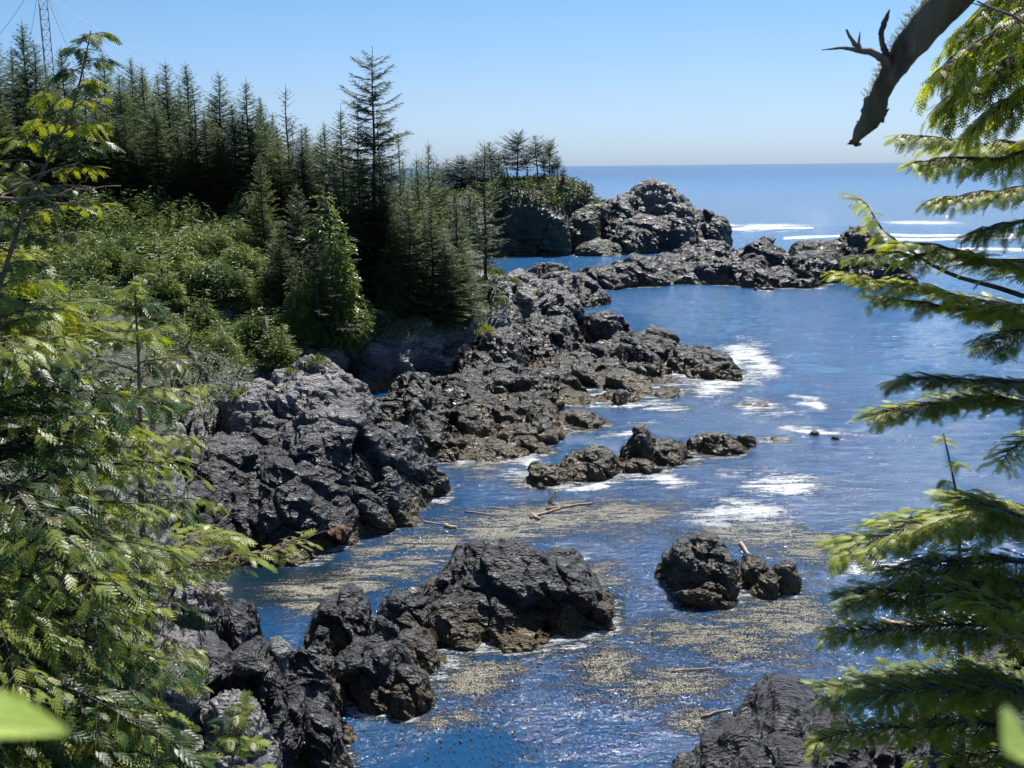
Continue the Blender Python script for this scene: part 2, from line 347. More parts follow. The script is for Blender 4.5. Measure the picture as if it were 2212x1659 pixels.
# bottom right
Dl = [L(1700, 1490, 26.2, 190, 3.6, a=2.2), L(1590, 1560, 25.4, 150, 3), L(1800, 1540, 25.2, 170, 3), L(1700, 1620, 23.6, 260, 3.4), L(1530, 1600, 25, 110, 2.6), L(1465, 1645, 24.6, 95, 2.6)]
tag(sheet('shore_rock', Dl, M_rock, 250, 190, seed=7, amp=(.22, .13, .06), cell=(2., .7, .25), warp=.4), 'large smooth-backed charcoal rock in the bottom right corner, left of the sapling trunk', 'rock')
D2 = [L(1990, 1540, 26.4, 110, 2.5), L(2160, 1400, 31, 110, 3), L(2270, 1400, 32, 150, 3), L(2120, 1560, 24.8, 180, 2.4), L(2330, 1480, 28, 200, 4), L(2040, 1500, 29, 70, 1.2)]
tag(sheet('shore_rock', D2, M_rock, 200, 160, seed=8, amp=(.5, .22, .08), cell=(1.8, .7, .26), warp=.4), 'dark rock behind the hemlock boughs at the lower right edge', 'rock')
# finger reef
G = [L(1180, 1003, 55.2, 88, 1.9), L(1290, 965, 57, 80, 2.1), L(1440, 948, 59.6, 80, 1.9), L(1540, 936, 62, 75, 1.9), L(1605, 932, 63.8, 32, 1.2), L(1370, 985, 57.2, 90, 1.6), L(1240, 1005, 56, 90, 1.8), L(1385, 914, 59, 36, 1.4, a=3, b=.5)]
tag(sheet('reef_rock', G, M_rock_weed, 330, 120, seed=9, amp=(.42, .22, .09), cell=(1.5, .6, .26), warp=.35), 'long narrow weedy reef with a dark knob, pointing right into the water', 'rock')
for k, (args, lab) in enumerate([((1672, 944, 64.8, 44, .9), 'flat dark islet just past the tip of the long narrow reef'),
                                 ((1755, 936, 66.3, 18, .5), 'tiny wet rock in white foam beyond the reef tip, nearer the reef'),
                                 ((1805, 941, 65.8, 20, .5), 'tiny wet rock in white foam beyond the reef tip, farthest right'),
                                 ((1640, 873, 74.3, 60, 1.5), 'lone flat oval dark rock in open water right of the shelf'),
                                 ((1602, 805, 86, 34, 1.2), 'small reddish brown rock at the outer tip of the shelf'),
                                 ((1442, 886, 72.6, 52, 1.5), 'low brown weedy rock between the shelf and the long reef')]):
    tag(sheet('sea_rock' if k else 'sea_rock', [L(*args), L(args[0] - args[3] * .35, args[1] + 3, args[2], args[3] * .5, args[4] * .8)], M_rock_weed, 90, 34, seed=20 + k, amp=(.2, .14, .07), cell=(1., .5, .25), warp=.3, zcut=-.6), lab, 'rock')
# shelf coast
Fl = [L(1060, 640, 101, 95, 8), L(1180, 680, 95, 105, 7, rot=-15), L(1320, 672, 100, 58, 4, a=3, b=.5), L(1215, 632, 108, 45, 5), L(1395, 718, 95, 105, 8), L(1500, 752, 89, 74, 6), L(1080, 705, 88, 62, 4.6, a=3, b=.5),
      L(1190, 803, 78, 75, 2.6, a=3), L(1320, 775, 85, 200, 8), L(1100, 860, 70.5, 150, 4.6), L(960, 872, 66, 85, 5), L(930, 815, 73, 150, 6), L(1140, 915, 64, 105, 2.4), L(1340, 868, 74, 130, 2.), L(1050, 800, 80, 130, 6),
      L(985, 975, 59.6, 58, 1.8), L(1290, 855, 75, 110, 3.), L(1470, 820, 82, 80, 2.2), L(1250, 740, 90, 110, 6), L(970, 925, 62, 90, 2.5), L(1210, 730, 92, 60, 3, a=3), L(1030, 760, 84, 60, 3), L(1130, 955, 61.5, 95, 1.8), L(1060, 965, 60, 90, 2), L(1230, 905, 67, 90, 2.2), L(1420, 850, 78, 90, 3), L(1530, 800, 84, 60, 3)]
tag(sheet('rocky_shore', Fl, M_rock_shelf, 520, 420, terf=.5, seed=10, amp=(.8, .36, .14), cell=(3., 1.1, .42), warp=.9, ws=.3), kind='structure')
K = [L(1042, 592, 107, 62, 7, a=3, b=.45), L(1110, 590, 112, 60, 6), L(1180, 606, 118, 65, 8), L(1000, 600, 110, 60, 9, a=3), L(1130, 620, 108, 80, 4), L(1250, 600, 132, 60, 6)]
tag(sheet('sea_cliff', K, M_cliff, 170, 110, seed=11, amp=(.8, .4, .15), cell=(3., 1.2, .5), warp=.8), kind='structure')
# near left shore
A = [L(420, 1235, 34.3, 72, 2.2, a=3, b=.5), L(505, 1305, 34.2, 62, 2.2, a=2.6), L(440, 1370, 31, 105, 2.4), L(565, 1405, 30.3, 95, 2.2), L(640, 1485, 28.3, 90, 2), L(690, 1550, 27.2, 88, 1.6), L(600, 1560, 26.5, 100, 2),
     L(335, 1482, 24.2, 85, 1.8, a=3), L(470, 1535, 23.4, 100, 2, a=3), L(330, 1390, 29, 160, 5), L(540, 1345, 35.6, 36, .9), L(250, 1250, 36, 170, 7), L(600, 1640, 25, 110, 2), L(420, 1120, 46, 60, 6), L(380, 1060, 50, 60, 6), L(655, 1400, 31.2, 45, 1.)]
tag(sheet('near_shore', A, M_rock_near, 300, 330, seed=12, amp=(.5, .26, .10), cell=(1.9, .75, .28), warp=.45), kind='structure')
tag(sheet('boulder', [L(602, 1378, 31.2, 36, .8, a=4, b=.4, zb=-.5)], rock_mat('rock_slab', pale_z=.2, pale_w=.8, weed=0, pale=(.22, .22, .22)), 70, 50, seed=13, amp=(.12, .06, .03), cell=(.8, .4, .2), warp=.1), 'flat-topped pale grey boulder in the gap between the two dark rock masses, lower left', 'boulder')
# far reef and headland
I = [L(1190, 580, 148, 110, 10), L(1380, 558, 155, 95, 8), L(1530, 518, 163, 85, 9), L(1655, 510, 164, 85, 9), L(1600, 560, 154, 130, 6), L(1760, 530, 161, 75, 8), L(1850, 494, 163, 58, 7, a=3.4, b=.42), L(1895, 553, 158, 55, 7),
     L(1632, 585, 149, 28, 3), L(1760, 598, 149.5, 55, 4), L(1440, 560, 160, 80, 8), L(1300, 580, 150, 70, 6), L(1700, 575, 152, 60, 5)]
tag(sheet('reef_rock', I, M_rock_far, 480, 130, seed=14, amp=(.9, .7, .36), cell=(5.5, 2.4, 1.), warp=2.2, ws=.15, bedding=1.4, ter=1.7), 'long jagged dark reef across the bay mouth with a square knob at its right end', 'reef')
J = [L(1120, 392, 218, 140, 16, a=4, b=.42), L(1205, 388, 218, 70, 13, a=3, b=.5), L(1262, 440, 217, 50, 12, a=4, b=.5), L(1010, 420, 214, 110, 16, a=4), L(930, 430, 224, 90, 16, a=4), L(1300, 520, 206, 60, 6)]
M_head = rock_mat('rock_headland', pale_z=12, pale_w=4, scale=2.6, weed=.5, pale=(.10, .11, .07), dark=(.022, .028, .018), mid=(.055, .062, .04), moss=1.)
tag(sheet('headland', J, M_head, 230, 170, seed=15, amp=(1.0, .5, .25), cell=(7, 3., 1.2), warp=2., ws=.12, bedding=.8, ter=2.5), kind='structure')
J2 = [L(1425, 402, 226, 72, 14, a=2.4), L(1345, 425, 221, 62, 12), L(1500, 452, 223, 48, 9), L(1545, 468, 223, 38, 8), L(1400, 470, 213, 90, 9), L(1460, 430, 224, 60, 10)]
tag(sheet('islet', J2, M_rock_far, 230, 120, ter=2., seed=16, amp=(1.3, .7, .35), cell=(6.5, 2.8, 1.1), warp=2., ws=.15), 'rounded bare brown-grey rock islet just right of the tree-topped headland', 'islet')
# wooded hill
H = [L(560, 770, 82, 190, 9, a=5, b=.35, z=4.2), L(850, 720, 91, 190, 10, a=5, b=.35, z=4.8), L(1000, 650, 100, 90, 11, a=4, b=.4, z=5.3), L(350, 500, 96, 480, 20, a=3, z=10), L(130, 380, 120, 700, 36, a=3, z=14.5),
     L(640, 430, 116, 300, 24, a=3, z=10), L(930, 430, 120, 160, 22, a=3, z=7.5), L(200, 900, 66, 330, 16, a=3, z=7), L(-150, 900, 50, 400, 22, a=3, z=9)]
hill = tag(sheet('hillside', H, M_hill, 300, 170, seed=17, amp=(.9, .3, .1), cell=(3., 1.1, .5), warp=1.2, ws=.2, zcut=-.6), kind='structure')
HS = [ALL[-1]]
Bl = [(-4, -2, 14.3, 12, 9, 0, 0, 3., .8, -1.), (-17, 7, 12.5, 13, 13, 0, 0, 2.4, .8, -1.), (-24, 22, 10.0, 13, 14, 0, 0, 2.4, .8, -1.), (8, -3, 14.3, 9, 8, 0, 0, 3., .8, -1), (15, 4, 12, 7, 10, 0, 0, 2.4, .9, -1.)]
gx, gy = np.meshgrid(np.linspace(-40, 24, 110), np.linspace(-14, 38, 90), indexing='ij'); gz = height(gx, gy, Bl, 1., .3) + .5 * fbm(np.stack([gx, gy, gx * 0], -1) * .5, 4, 9)
ii = np.arange(gx.size).reshape(gx.shape); f = np.stack([ii[:-1, :-1], ii[1:, :-1], ii[1:, 1:], ii[:-1, 1:]], -1).reshape(-1, 4)
f = f[gz.ravel()[f].max(1) > -.8]
tag(mesh_np('bluff', np.stack([gx, gy, gz], -1).reshape(-1, 3), f, M_soil, None, True), kind='structure')
NTERR = len(ALL)

# ------------------------------------------------------------------ water, foam, kelp
rr_ = 8 * (300 / 8) ** np.linspace(0, 1, 620); rr_ = np.concatenate([rr_, 300 * (60000 / 300) ** np.linspace(0, 1, 90)[1:]])
tt_ = np.concatenate([np.linspace(-1.5, -.56, 30), np.linspace(-.55, .55, 560), np.linspace(.56, 1.5, 30)])
TT, RR = np.meshgrid(tt_, rr_, indexing='ij'); x = (RR * np.sin(TT)).ravel(); y = (RR * np.cos(TT)).ravel()
near = RR.ravel() < 300
h = np.full(x.shape, -3.); h[near] = ground(x[near], y[near])
p3 = np.stack([x, y, x * 0], -1)
edge = np.clip((h + 2.1) / 1.6, 0, 1)
_k = RR.ravel() / 50; wX = 1.6 * _k * fbm(p3 * np.array([.35, .35, 1]), 4, 55); wY = 2.6 * _k * fbm(p3 * np.array([.35, .35, 1]) + 30, 4, 56)
def blob(u, v, hw, hh, rot=0, pw=2.):           # patch on the water given by its middle and extent
    c = W(u, v); a = W(u + hw, v - 0); b = W(u, v - hh); lw = np.hypot(*(a - c)[:2]); ld = np.hypot(*(b - c)[:2]); th = bearing(u, v)
    dx = x - c[0] + wX; dy = y - c[1] + wY; e = dx * math.cos(th) - dy * math.sin(th); f_ = dx * math.sin(th) + dy * math.cos(th); ro = R(rot)
    e, f_ = e * math.cos(ro) + f_ * math.sin(ro), -e * math.sin(ro) + f_ * math.cos(ro)
    q = np.sqrt((e / lw) ** 2 + (f_ / ld) ** 2); return np.clip(1.3 - q, 0, 1)
foam = np.zeros_like(x)
for a in [(1640, 1040, 90, 22), (1700, 1075, 60, 25), (1600, 1118, 150, 30), (1665, 1055, 100, 40), (1440, 1045, 80, 16), (1560, 1130, 70, 14), (1620, 780, 70, 60), (1560, 845, 60, 30), (1745, 862, 45, 10), (1780, 938, 95, 18), (1280, 1052, 130, 14), (1340, 930, 90, 14),
          (1640, 492, 80, 9), (1500, 515, 60, 9), (1400, 535, 75, 8), (1980, 560, 70, 22), (1900, 1240, 110, 30), (2050, 1330, 130, 40), (1130, 1010, 120, 14), (1670, 880, 60, 12), (1290, 620, 70, 4), (1230, 1190, 40, 8), (2060, 560, 120, 14), (1180, 1040, 90, 12)]:
    foam = np.maximum(foam, blob(*a))
foam = np.maximum(foam * .95, edge * .62)
for vv, u0, u1, wd in [(489, 1560, 2400, 3.), (515, 1690, 2400, 3.5), (522, 1900, 2400, 3.), (548, 1950, 2400, 3.), (496, 1500, 1760, 3)]:   # swell lines
    P0 = W(u0, vv + 4 - (u0 - 1106) * .011); P1 = W(u1, vv + 4 - (u1 - 1106) * .011); th = np.arctan2(x, y); t0, t1 = math.atan2(P0[0], P0[1]), math.atan2(P1[0], P1[1])
    rl = np.hypot(*P0[:2]) + (np.hypot(*P1[:2]) - np.hypot(*P0[:2])) * (th - t0) / (t1 - t0); rl = rl + 4 * vnoise(np.stack([th * 25, th * 0, th * 0 + vv], -1), 3)
    foam = np.maximum(foam, np.where((th > t0) & (th < t1), np.clip(1.6 - np.abs(RR.ravel() - rl) / (wd * 1.3), 0, 1), 0))
kelp = np.zeros_like(x)
for a in [(1150, 1130, 330, 45), (1330, 1110, 160, 35), (960, 1170, 160, 35), (1560, 1370, 330, 60), (1420, 1480, 250, 70), (1700, 1330, 160, 110), (700, 1270, 200, 40), (1050, 1470, 130, 60), (650, 1320, 110, 40), (1250, 1250, 120, 60), (1650, 1160, 250, 40),
          (1050, 1020, 120, 25), (830, 1190, 90, 22), (1300, 1440, 120, 60), (1000, 1560, 90, 30), (1250, 1100, 350, 30), (1750, 1200, 120, 60), (1500, 1570, 80, 30), (860, 1230, 200, 40)]:
    kelp = np.maximum(kelp, blob(*a, 0, 1.5))
kelp = np.maximum(kelp, .75 * np.clip((h + 2.3) / 1.2, 0, 1) * (RR.ravel() < 70))
shal_shade = np.maximum(np.clip((h + 2.6) / 2.0, 0, 1) * .7, np.clip(blob(620, 1265, 200, 60) * 1.5, 0, 1))  # shallows by rocks; left pool blob paints in shade and dark reflections
cal = np.maximum.reduce([blob(650, 1250, 240, 70), blob(1000, 1100, 130, 40), blob(1010, 1640, 260, 100, 0), blob(1350, 1560, 260, 60) * .6])
rw = RR.ravel()
zz = np.where(rw < 320, 1, 0) * (.05 * fbm(p3 * .35, 3, 77) + .03 * fbm(p3 * np.array([.5, 1.3, 1]), 2, 78)) * np.clip(rw / 60, .3, 1.6)
ii = np.arange(x.size).reshape(TT.shape); f = np.stack([ii[:-1, :-1], ii[1:, :-1], ii[1:, 1:], ii[:-1, 1:]], -1).reshape(-1, 4)
t = NT('sea_water'); g = t.n('ShaderNodeNewGeometry').outputs['Position']
at = lambda nm: (lambda a: (setattr(a, 'attribute_name', nm), a.outputs['Fac'])[1])(t.n('ShaderNodeAttribute'))
fo, ke, ca, sh = at('foam'), at('kelp'), at('calm'), at('shallow_shade')
cam_d = t.n('ShaderNodeVectorMath', operation='LENGTH'); t.l(g, cam_d.inputs[0]); dist = cam_d.outputs['Value']
n1 = t.noise(g, .9, 5, .65, .4); n2 = t.noise(t.mapping(g, (0, 0, R(20)), (1, 2.2, 1)), 2.6, 5, .7, 1.2); n3 = t.noise(g, 14, 3, .7)
streak = t.noise(t.mapping(g, (0, 0, R(-8)), (.35, 1.6, 1)), 1.1, 6, .7, 1.5)
fb = t.math('ADD', t.math('MULTIPLY', streak, .55), t.math('ADD', t.math('MULTIPLY', n2, .35), t.math('MULTIPLY', n3, .25)))
foamf = t.ramp(t.math('ADD', t.math('MULTIPLY', fo, 1.05), t.math('MULTIPLY', t.math('SUBTRACT', fb, .575), 5.5)), .50, .95)
kb = t.math('ADD', t.math('MULTIPLY', streak, .6), t.math('ADD', t.math('MULTIPLY', n2, .45), t.math('MULTIPLY', n3, .35)))
kelpf = t.ramp(t.math('ADD', t.math('MULTIPLY', ke, .85), t.math('MULTIPLY', t.math('SUBTRACT', kb, .7), 4.5)), .45, .85)
kelpf = t.math('MULTIPLY', kelpf, t.ramp(t.math('ADD', t.noise(t.mapping(g, (0, 0, R(10)), (1, 1.8, 1)), 9, 3, .7), t.math('MULTIPLY', ke, .18)), .46, .62))
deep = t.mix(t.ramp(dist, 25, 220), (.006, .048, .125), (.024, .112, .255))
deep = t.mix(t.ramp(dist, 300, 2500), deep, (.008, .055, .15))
deep = t.mix(t.math('MULTIPLY', sh, .9), deep, (.005, .016, .018))  # dark tint of shallows, also the painted shade of the left pool
kc = t.mix(t.ramp(t.math('ADD', t.noise(g, 22, 2), t.math('MULTIPLY', t.ramp(dist, 30, 60), .08)), .40, .58), (.06, .045, .022), (.56, .53, .42))
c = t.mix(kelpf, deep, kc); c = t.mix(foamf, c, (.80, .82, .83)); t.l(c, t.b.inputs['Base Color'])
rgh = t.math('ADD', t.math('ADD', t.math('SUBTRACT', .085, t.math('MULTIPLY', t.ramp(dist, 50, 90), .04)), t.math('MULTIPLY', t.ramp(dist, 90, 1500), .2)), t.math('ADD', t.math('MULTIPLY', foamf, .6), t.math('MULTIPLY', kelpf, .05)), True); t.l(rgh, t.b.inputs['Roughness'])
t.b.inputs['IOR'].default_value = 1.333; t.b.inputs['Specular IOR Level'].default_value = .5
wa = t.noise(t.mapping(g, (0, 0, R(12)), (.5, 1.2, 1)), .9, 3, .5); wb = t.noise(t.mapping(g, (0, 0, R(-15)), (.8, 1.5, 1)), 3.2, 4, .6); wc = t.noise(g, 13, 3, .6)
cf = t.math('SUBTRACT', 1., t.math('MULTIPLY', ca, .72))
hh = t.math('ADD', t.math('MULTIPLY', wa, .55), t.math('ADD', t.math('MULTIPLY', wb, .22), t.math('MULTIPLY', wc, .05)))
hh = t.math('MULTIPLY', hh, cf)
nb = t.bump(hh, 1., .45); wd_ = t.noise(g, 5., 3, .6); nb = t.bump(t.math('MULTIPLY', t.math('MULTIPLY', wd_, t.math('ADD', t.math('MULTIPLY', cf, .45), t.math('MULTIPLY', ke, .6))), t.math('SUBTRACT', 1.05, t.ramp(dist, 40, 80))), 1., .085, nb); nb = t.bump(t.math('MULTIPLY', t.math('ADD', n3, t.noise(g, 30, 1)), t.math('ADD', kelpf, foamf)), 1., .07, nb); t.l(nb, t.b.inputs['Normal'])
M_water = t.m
tag(mesh_np('sea', np.stack([x, y, zz], -1), f, M_water, None, True, attrs={'foam': foam, 'kelp': kelp, 'calm': cal, 'shallow_shade': shal_shade}), kind='structure')
# ------------------------------------------------------------------ spray templates (x forward, z up, unit length)
def tmpl_spray(pairs=4, width=.10, ang=48, ln=.42, droop=.12, seed=0):
    r = np.random.default_rng(seed); V = []; F = []
    def tri(a, b, c):
        n = len(V); V.extend([a, b, c]); F.append([n, n + 1, n + 2])
    z = lambda x_: -droop * x_ * x_
    tri([0, -width * .3, 0], [0, width * .3, 0], [1, 0, z(1)])
    for k in range(pairs):
        xk = .12 + .72 * k / max(1, pairs - 1)
        for s in (-1, 1):
            l = ln * (1.05 - .55 * xk) * r.uniform(.8, 1.15); a = R(ang + r.uniform(-8, 8))
            ex, ey = xk + l * math.cos(a), s * l * math.sin(a)
            tri([xk - width * .6, 0, z(xk)], [xk + width * .8, 0, z(xk)], [ex, ey, z(ex) - .05 * r.random()])
    return np.array(V), np.array(F)
def tmpl_frond(pinnae=9, sub=4, seed=0, droop=.35, lw=.055, ang=42, plen=.5):
    """flat lacy frond: main axis, alternate side shoots, each with small scale leaflets"""
    r = np.random.default_rng(seed); V = []; F = []
    def quad(p, q, w0, w1):
        p = np.array(p); q = np.array(q); d = (q - p)[:2]; d = d / (np.linalg.norm(d) + 1e-9); nrm = np.array([-d[1], d[0], 0]); n = len(V)
        V.extend([p - nrm * w0, p + nrm * w0, q + nrm * w1, q - nrm * w1]); F.extend([[n, n + 1, n + 2], [n, n + 2, n + 3]])
    def tri(p, q, w0):
        p = np.array(p); q = np.array(q); d = (q - p)[:2]; d = d / (np.linalg.norm(d) + 1e-9); nrm = np.array([-d[1], d[0], 0]); n = len(V); m = p + (q - p) * .45
        V.extend([p, m + nrm * w0, q, m - nrm * w0]); F.extend([[n, n + 1, n + 2], [n, n + 2, n + 3]])
    z = lambda x_, y_: -droop * x_ * x_ - .5 * droop * y_ * y_ * 2
    pt = lambda x_, y_: [x_, y_, z(x_, y_)]
    quad(pt(0, 0), pt(.5, 0), .014, .012); quad(pt(.5, 0), pt(1, 0), .012, .004)
    for k in range(pinnae):
        xk = .06 + .88 * (k / pinnae); s = 1 if k % 2 else -1
        l = plen * (1 - xk) ** .6 * (.55 + .45 * min(1, xk * 5)) * r.uniform(.85, 1.15); a = R(ang + r.uniform(-5, 5))
        ex, ey = xk + l * math.cos(a), s * l * math.sin(a)
        quad(pt(xk, 0), pt(ex, ey), lw * .36, lw * .15)
        for j in range(sub):
            tj = .12 + .8 * j / sub; px, py = xk + (ex - xk) * tj, ey * tj
            for s2 in (-1, 1):
                l2 = l * .42 * (1 - tj * .55); a2 = a * s + s2 * R(36)
                tri(pt(px, py), pt(px + l2 * math.cos(a2), py + l2 * math.sin(a2)), lw * .42)
        tri(pt(ex - (ex - xk) * .1, ey * .9), pt(ex + .06 * math.cos(a), ey + .06 * s * math.sin(a)), lw * .4)
    return np.array(V), np.array(F)
SPR, SPRF = tmpl_spray(4, .10, 48, .42, .12, 1)
SPL, SPLF = tmpl_spray(3, .22, 40, .40, .35, 2)
FR, FRF = tmpl_frond(9, 4, 3, .2, .07, 42, .44); FR2, FR2F = tmpl_frond(8, 3, 4, .12, .075, 42, .44)
HM, HMF = tmpl_frond(11, 2, 5, .25, .085, 50, .42)

def unit(a): return a / (np.linalg.norm(a, axis=-1, keepdims=True) + 1e-9)
def conifer(name, hgt, rad, seed, mats, z0=.06, step=.34, nb=6, e0=-12, e1=42, prof=.8, spray=.55, ragged=.15, lean=0., gap=0., flag=0., top=.0, dens=.2, droop=.16, tk=.011, fill=1.):
    """a conifer at the origin: trunk with limbs, and a crown of sprays"""
    r = np.random.default_rng(seed); tr = MB()
    zs = np.linspace(0, hgt, 12); px = lean * (zs / hgt) ** 1.6 * hgt + .05 * np.sin(zs * .7 + seed); py = .05 * np.cos(zs * .9 + seed)
    pts = np.stack([px, py, zs], 1); V, F = tube(pts, hgt * tk * (1 - zs / hgt * .93), 7); tr.add(V, F)
    pos, dirs, ups, siz = [], [], [], []
    z_ = z0 * hgt
    while z_ < hgt * .95:
        t_ = z_ / hgt; n = max(3, int(nb * (1 - .35 * t_) + r.integers(-1, 2))); az0 = r.uniform(0, 6.28)
        for k in range(n):
            if r.random() < gap: continue
            az = az0 + 6.283 * k / n + r.uniform(-.35, .35)
            if top: pr = min(1., ((1 - t_) * 1.0) ** .45) * (.35 + .65 * min(1, max(0, (t_ - z0) / .35)))
            else: pr = (1 - t_) ** prof * (.7 + .3 * min(1, t_ * 6))
            Ln = rad * pr * r.uniform(1 - ragged * 2.2, 1 + ragged) + .12
            if flag: Ln *= 1 + flag * math.cos(az)
            el = R(e0 + (e1 - e0) * t_ ** 1.3 + r.uniform(-9, 9))
            b0 = np.array([np.interp(z_, zs, px), np.interp(z_, zs, py), z_ + r.uniform(-.1, .1)])
            m = max(3, int(Ln / .35) + 2); s = np.linspace(0, 1, m)
            out = Ln * s * math.cos(el); up = Ln * (s * math.sin(el) - droop * s ** 1.5 + .16 * s ** 3)
            w_ = az + .15 * np.sin(s * 3 + seed)
            P = b0 + np.stack([out * np.cos(w_), out * np.sin(w_), up], 1)
            V, F = tube(P, np.linspace(.016 + .010 * Ln, .005, m), 3); tr.add(V, F)
            if r.random() > fill: continue
            ns = max(2, int(Ln / dens)); ss = np.linspace(.14 if t_ > .3 else .25, 1, ns)
            Pp = np.stack([np.interp(ss, s, P[:, i]) for i in range(3)], 1); tg = unit(np.stack([np.interp(ss, s, np.gradient(P[:, i])) for i in range(3)], 1))
            for sd_ in (-1, 1, 0, 0):
                if sd_ == 0: sel = r.random(ns) < .45; sel[-1] = True
                else: sel = np.ones(ns, bool)
                a = (R(r.uniform(38, 62)) * sd_ if sd_ else 0) + r.uniform(-.25, .25, ns)
                d = np.stack([tg[:, 0] * np.cos(a) - tg[:, 1] * np.sin(a), tg[:, 0] * np.sin(a) + tg[:, 1] * np.cos(a), tg[:, 2] + r.uniform(-.35, .15, ns) + (r.uniform(-.5, .5, ns) if sd_ == 0 else 0)], 1)
                uu = np.stack([r.uniform(-.45, .45, ns), r.uniform(-.45, .45, ns), np.ones(ns)], 1)
                sz = spray * (1.05 - .4 * ss) * r.uniform(.7, 1.25, ns) * min(1., .45 + Ln * .45) * (1 - .5 * t_ ** 3)
                pos.append(Pp[sel]); dirs.append(d[sel]); ups.append(uu[sel]); siz.append(sz[sel])
        z_ += step * (1.15 - .5 * t_) * r.uniform(.75, 1.25)
    V, F = place(SPR, SPRF, np.concatenate(pos), np.concatenate(dirs), np.concatenate(ups), np.concatenate(siz))
    root = empty(name, (0, 0, 0)); tr.build('trunk', mats[1], root, True); mesh_np('crown', V, F, mats[0], root)
    root['_h'] = hgt; return root
def bushy(name, hgt, rad, seed, mats, n=1500, spray=.5, spiky=.5):
    """a leafy cedar shape: drooping sprays on the surface of a few leaning cones"""
    r = np.random.default_rng(seed); tr = MB(); pos, dirs = [], []
    nl = 5
    for k in range(nl):
        az = r.uniform(0, 6.28); of = rad * .5 * r.uniform(.2, 1) * (k > 0); cx, cy = of * math.cos(az), of * math.sin(az)
        hk = hgt * (1 if k == 0 else r.uniform(.55, .9)); rk = rad * (.75 if k == 0 else r.uniform(.4, .65))
        zs = np.linspace(0, hk, 7); V, F = tube(np.stack([cx * (.3 + .7 * zs / hk), cy * (.3 + .7 * zs / hk), zs], 1), hk * .011 * (1 - zs / hk * .9), 5); tr.add(V, F)
        m = n // nl; tt = 1 - np.sqrt(r.random(m)); tt = tt * .97 + .02
        rho = rk * (1 - tt) ** .75 * np.where(tt < .12, .6 + tt * 3.3, 1) * (1 + .28 * np.sin(r.uniform(0, 6.28) + 5 * tt * 3)) * r.uniform(.55, 1.1, m) ** .6; a = r.uniform(0, 6.28, m)
        pos.append(np.stack([cx + rho * np.cos(a), cy + rho * np.sin(a), tt * hk], 1)); dirs.append(np.stack([np.cos(a) + r.normal(0, .35, m), np.sin(a) + r.normal(0, .35, m), r.normal(-.25, .5, m) + spiky * tt], 1))
    pos = np.concatenate(pos); dirs = np.concatenate(dirs); m = len(pos)
    V, F = place(SPL, SPLF, pos, dirs, np.stack([r.normal(0, .5, m), r.normal(0, .5, m), np.ones(m)], 1), spray * r.uniform(.55, 1.2, m))
    root = empty(name, (0, 0, 0)); tr.build('trunk', mats[1], root, True); mesh_np('crown', V, F, mats[0], root); root['_h'] = hgt; return root

P_sp = [conifer('spruce_tree', 14, 3.3, 11, (M_spruce, M_bark), step=.34, nb=8, e1=48, dens=.24, spray=.62),
        conifer('spruce_tree', 14, 2.9, 12, (M_spruce, M_bark), step=.34, nb=8, e1=52, ragged=.22, dens=.24, spray=.62),
        conifer('spruce_tree', 14, 3.8, 13, (M_spruce, M_bark), step=.36, nb=8, e1=45, prof=.95, dens=.25, spray=.66),
        conifer('spruce_tree', 12, 3.1, 14, (M_spruce_d, M_bark), step=.42, nb=5, e0=-5, e1=50, ragged=.3, gap=.18, dens=.27, spray=.5),
        conifer('spruce_tree', 12, 3.6, 15, (M_spruce_d, M_bark), z0=.18, step=.40, nb=6, e0=-18, e1=30, ragged=.3, gap=.1, dens=.24)]
P_wp = [conifer('shore_pine', 10, 3.0, 31, (M_spruce_d, M_bark), z0=.25, step=.36, nb=7, e0=5, e1=35, ragged=.35, top=1, lean=.05, gap=.05, flag=-.25, spray=.85, dens=.22, droop=.05, tk=.014),
        conifer('shore_pine', 10, 2.4, 32, (M_spruce_d, M_bark), z0=.35, step=.36, nb=7, e0=0, e1=30, ragged=.35, top=1, lean=-.04, gap=.05, flag=.25, spray=.85, dens=.22, droop=.05, tk=.014),
        conifer('shore_pine', 8, 2.2, 33, (M_spruce_d, M_bark), z0=.08, step=.34, nb=7, e0=-8, e1=30, ragged=.3, gap=.05, spray=.8, dens=.24, droop=.08, prof=.6)]
P_cd = [bushy('cedar_sapling', 5, 1.9, 51, (M_cedar_far, M_bark), 1700, .46, .6), bushy('cedar_sapling', 4.2, 2.2, 52, (M_cedar_far, M_bark), 1700, .44, .3), bushy('cedar_sapling', 6, 1.7, 53, (M_cedar_far, M_bark), 1700, .46, .8)]
P_big = bushy('cedar_tree', 12, 4.2, 61, (M_cedar_far, M_bark), 5200, .62, .3)
USED = set()
def put(proto, u, vt, r, label, cat, group=None, wide=1., vb=None, rz=None, gz=None):
    """stand a tree on the ground under the point seen at (u, vt) at range r"""
    tp = D(u, vt, r); z0 = float(ground(tp[0], tp[1])[0]) if gz is None else gz
    if gz is None: z0 = max(z0, .5)
    h_ = max(1.2, tp[2] - z0 + .25)
    o = proto if proto.name not in USED else dup(proto)
    USED.add(proto.name); s = h_ / proto['_h']
    o.location = (tp[0], tp[1], z0 - .25); o.scale = (s * wide, s * wide, s); o.rotation_euler = (0, 0, rng.uniform(0, 6.28) if rz is None else rz)
    tag(o, label, cat, group); return o

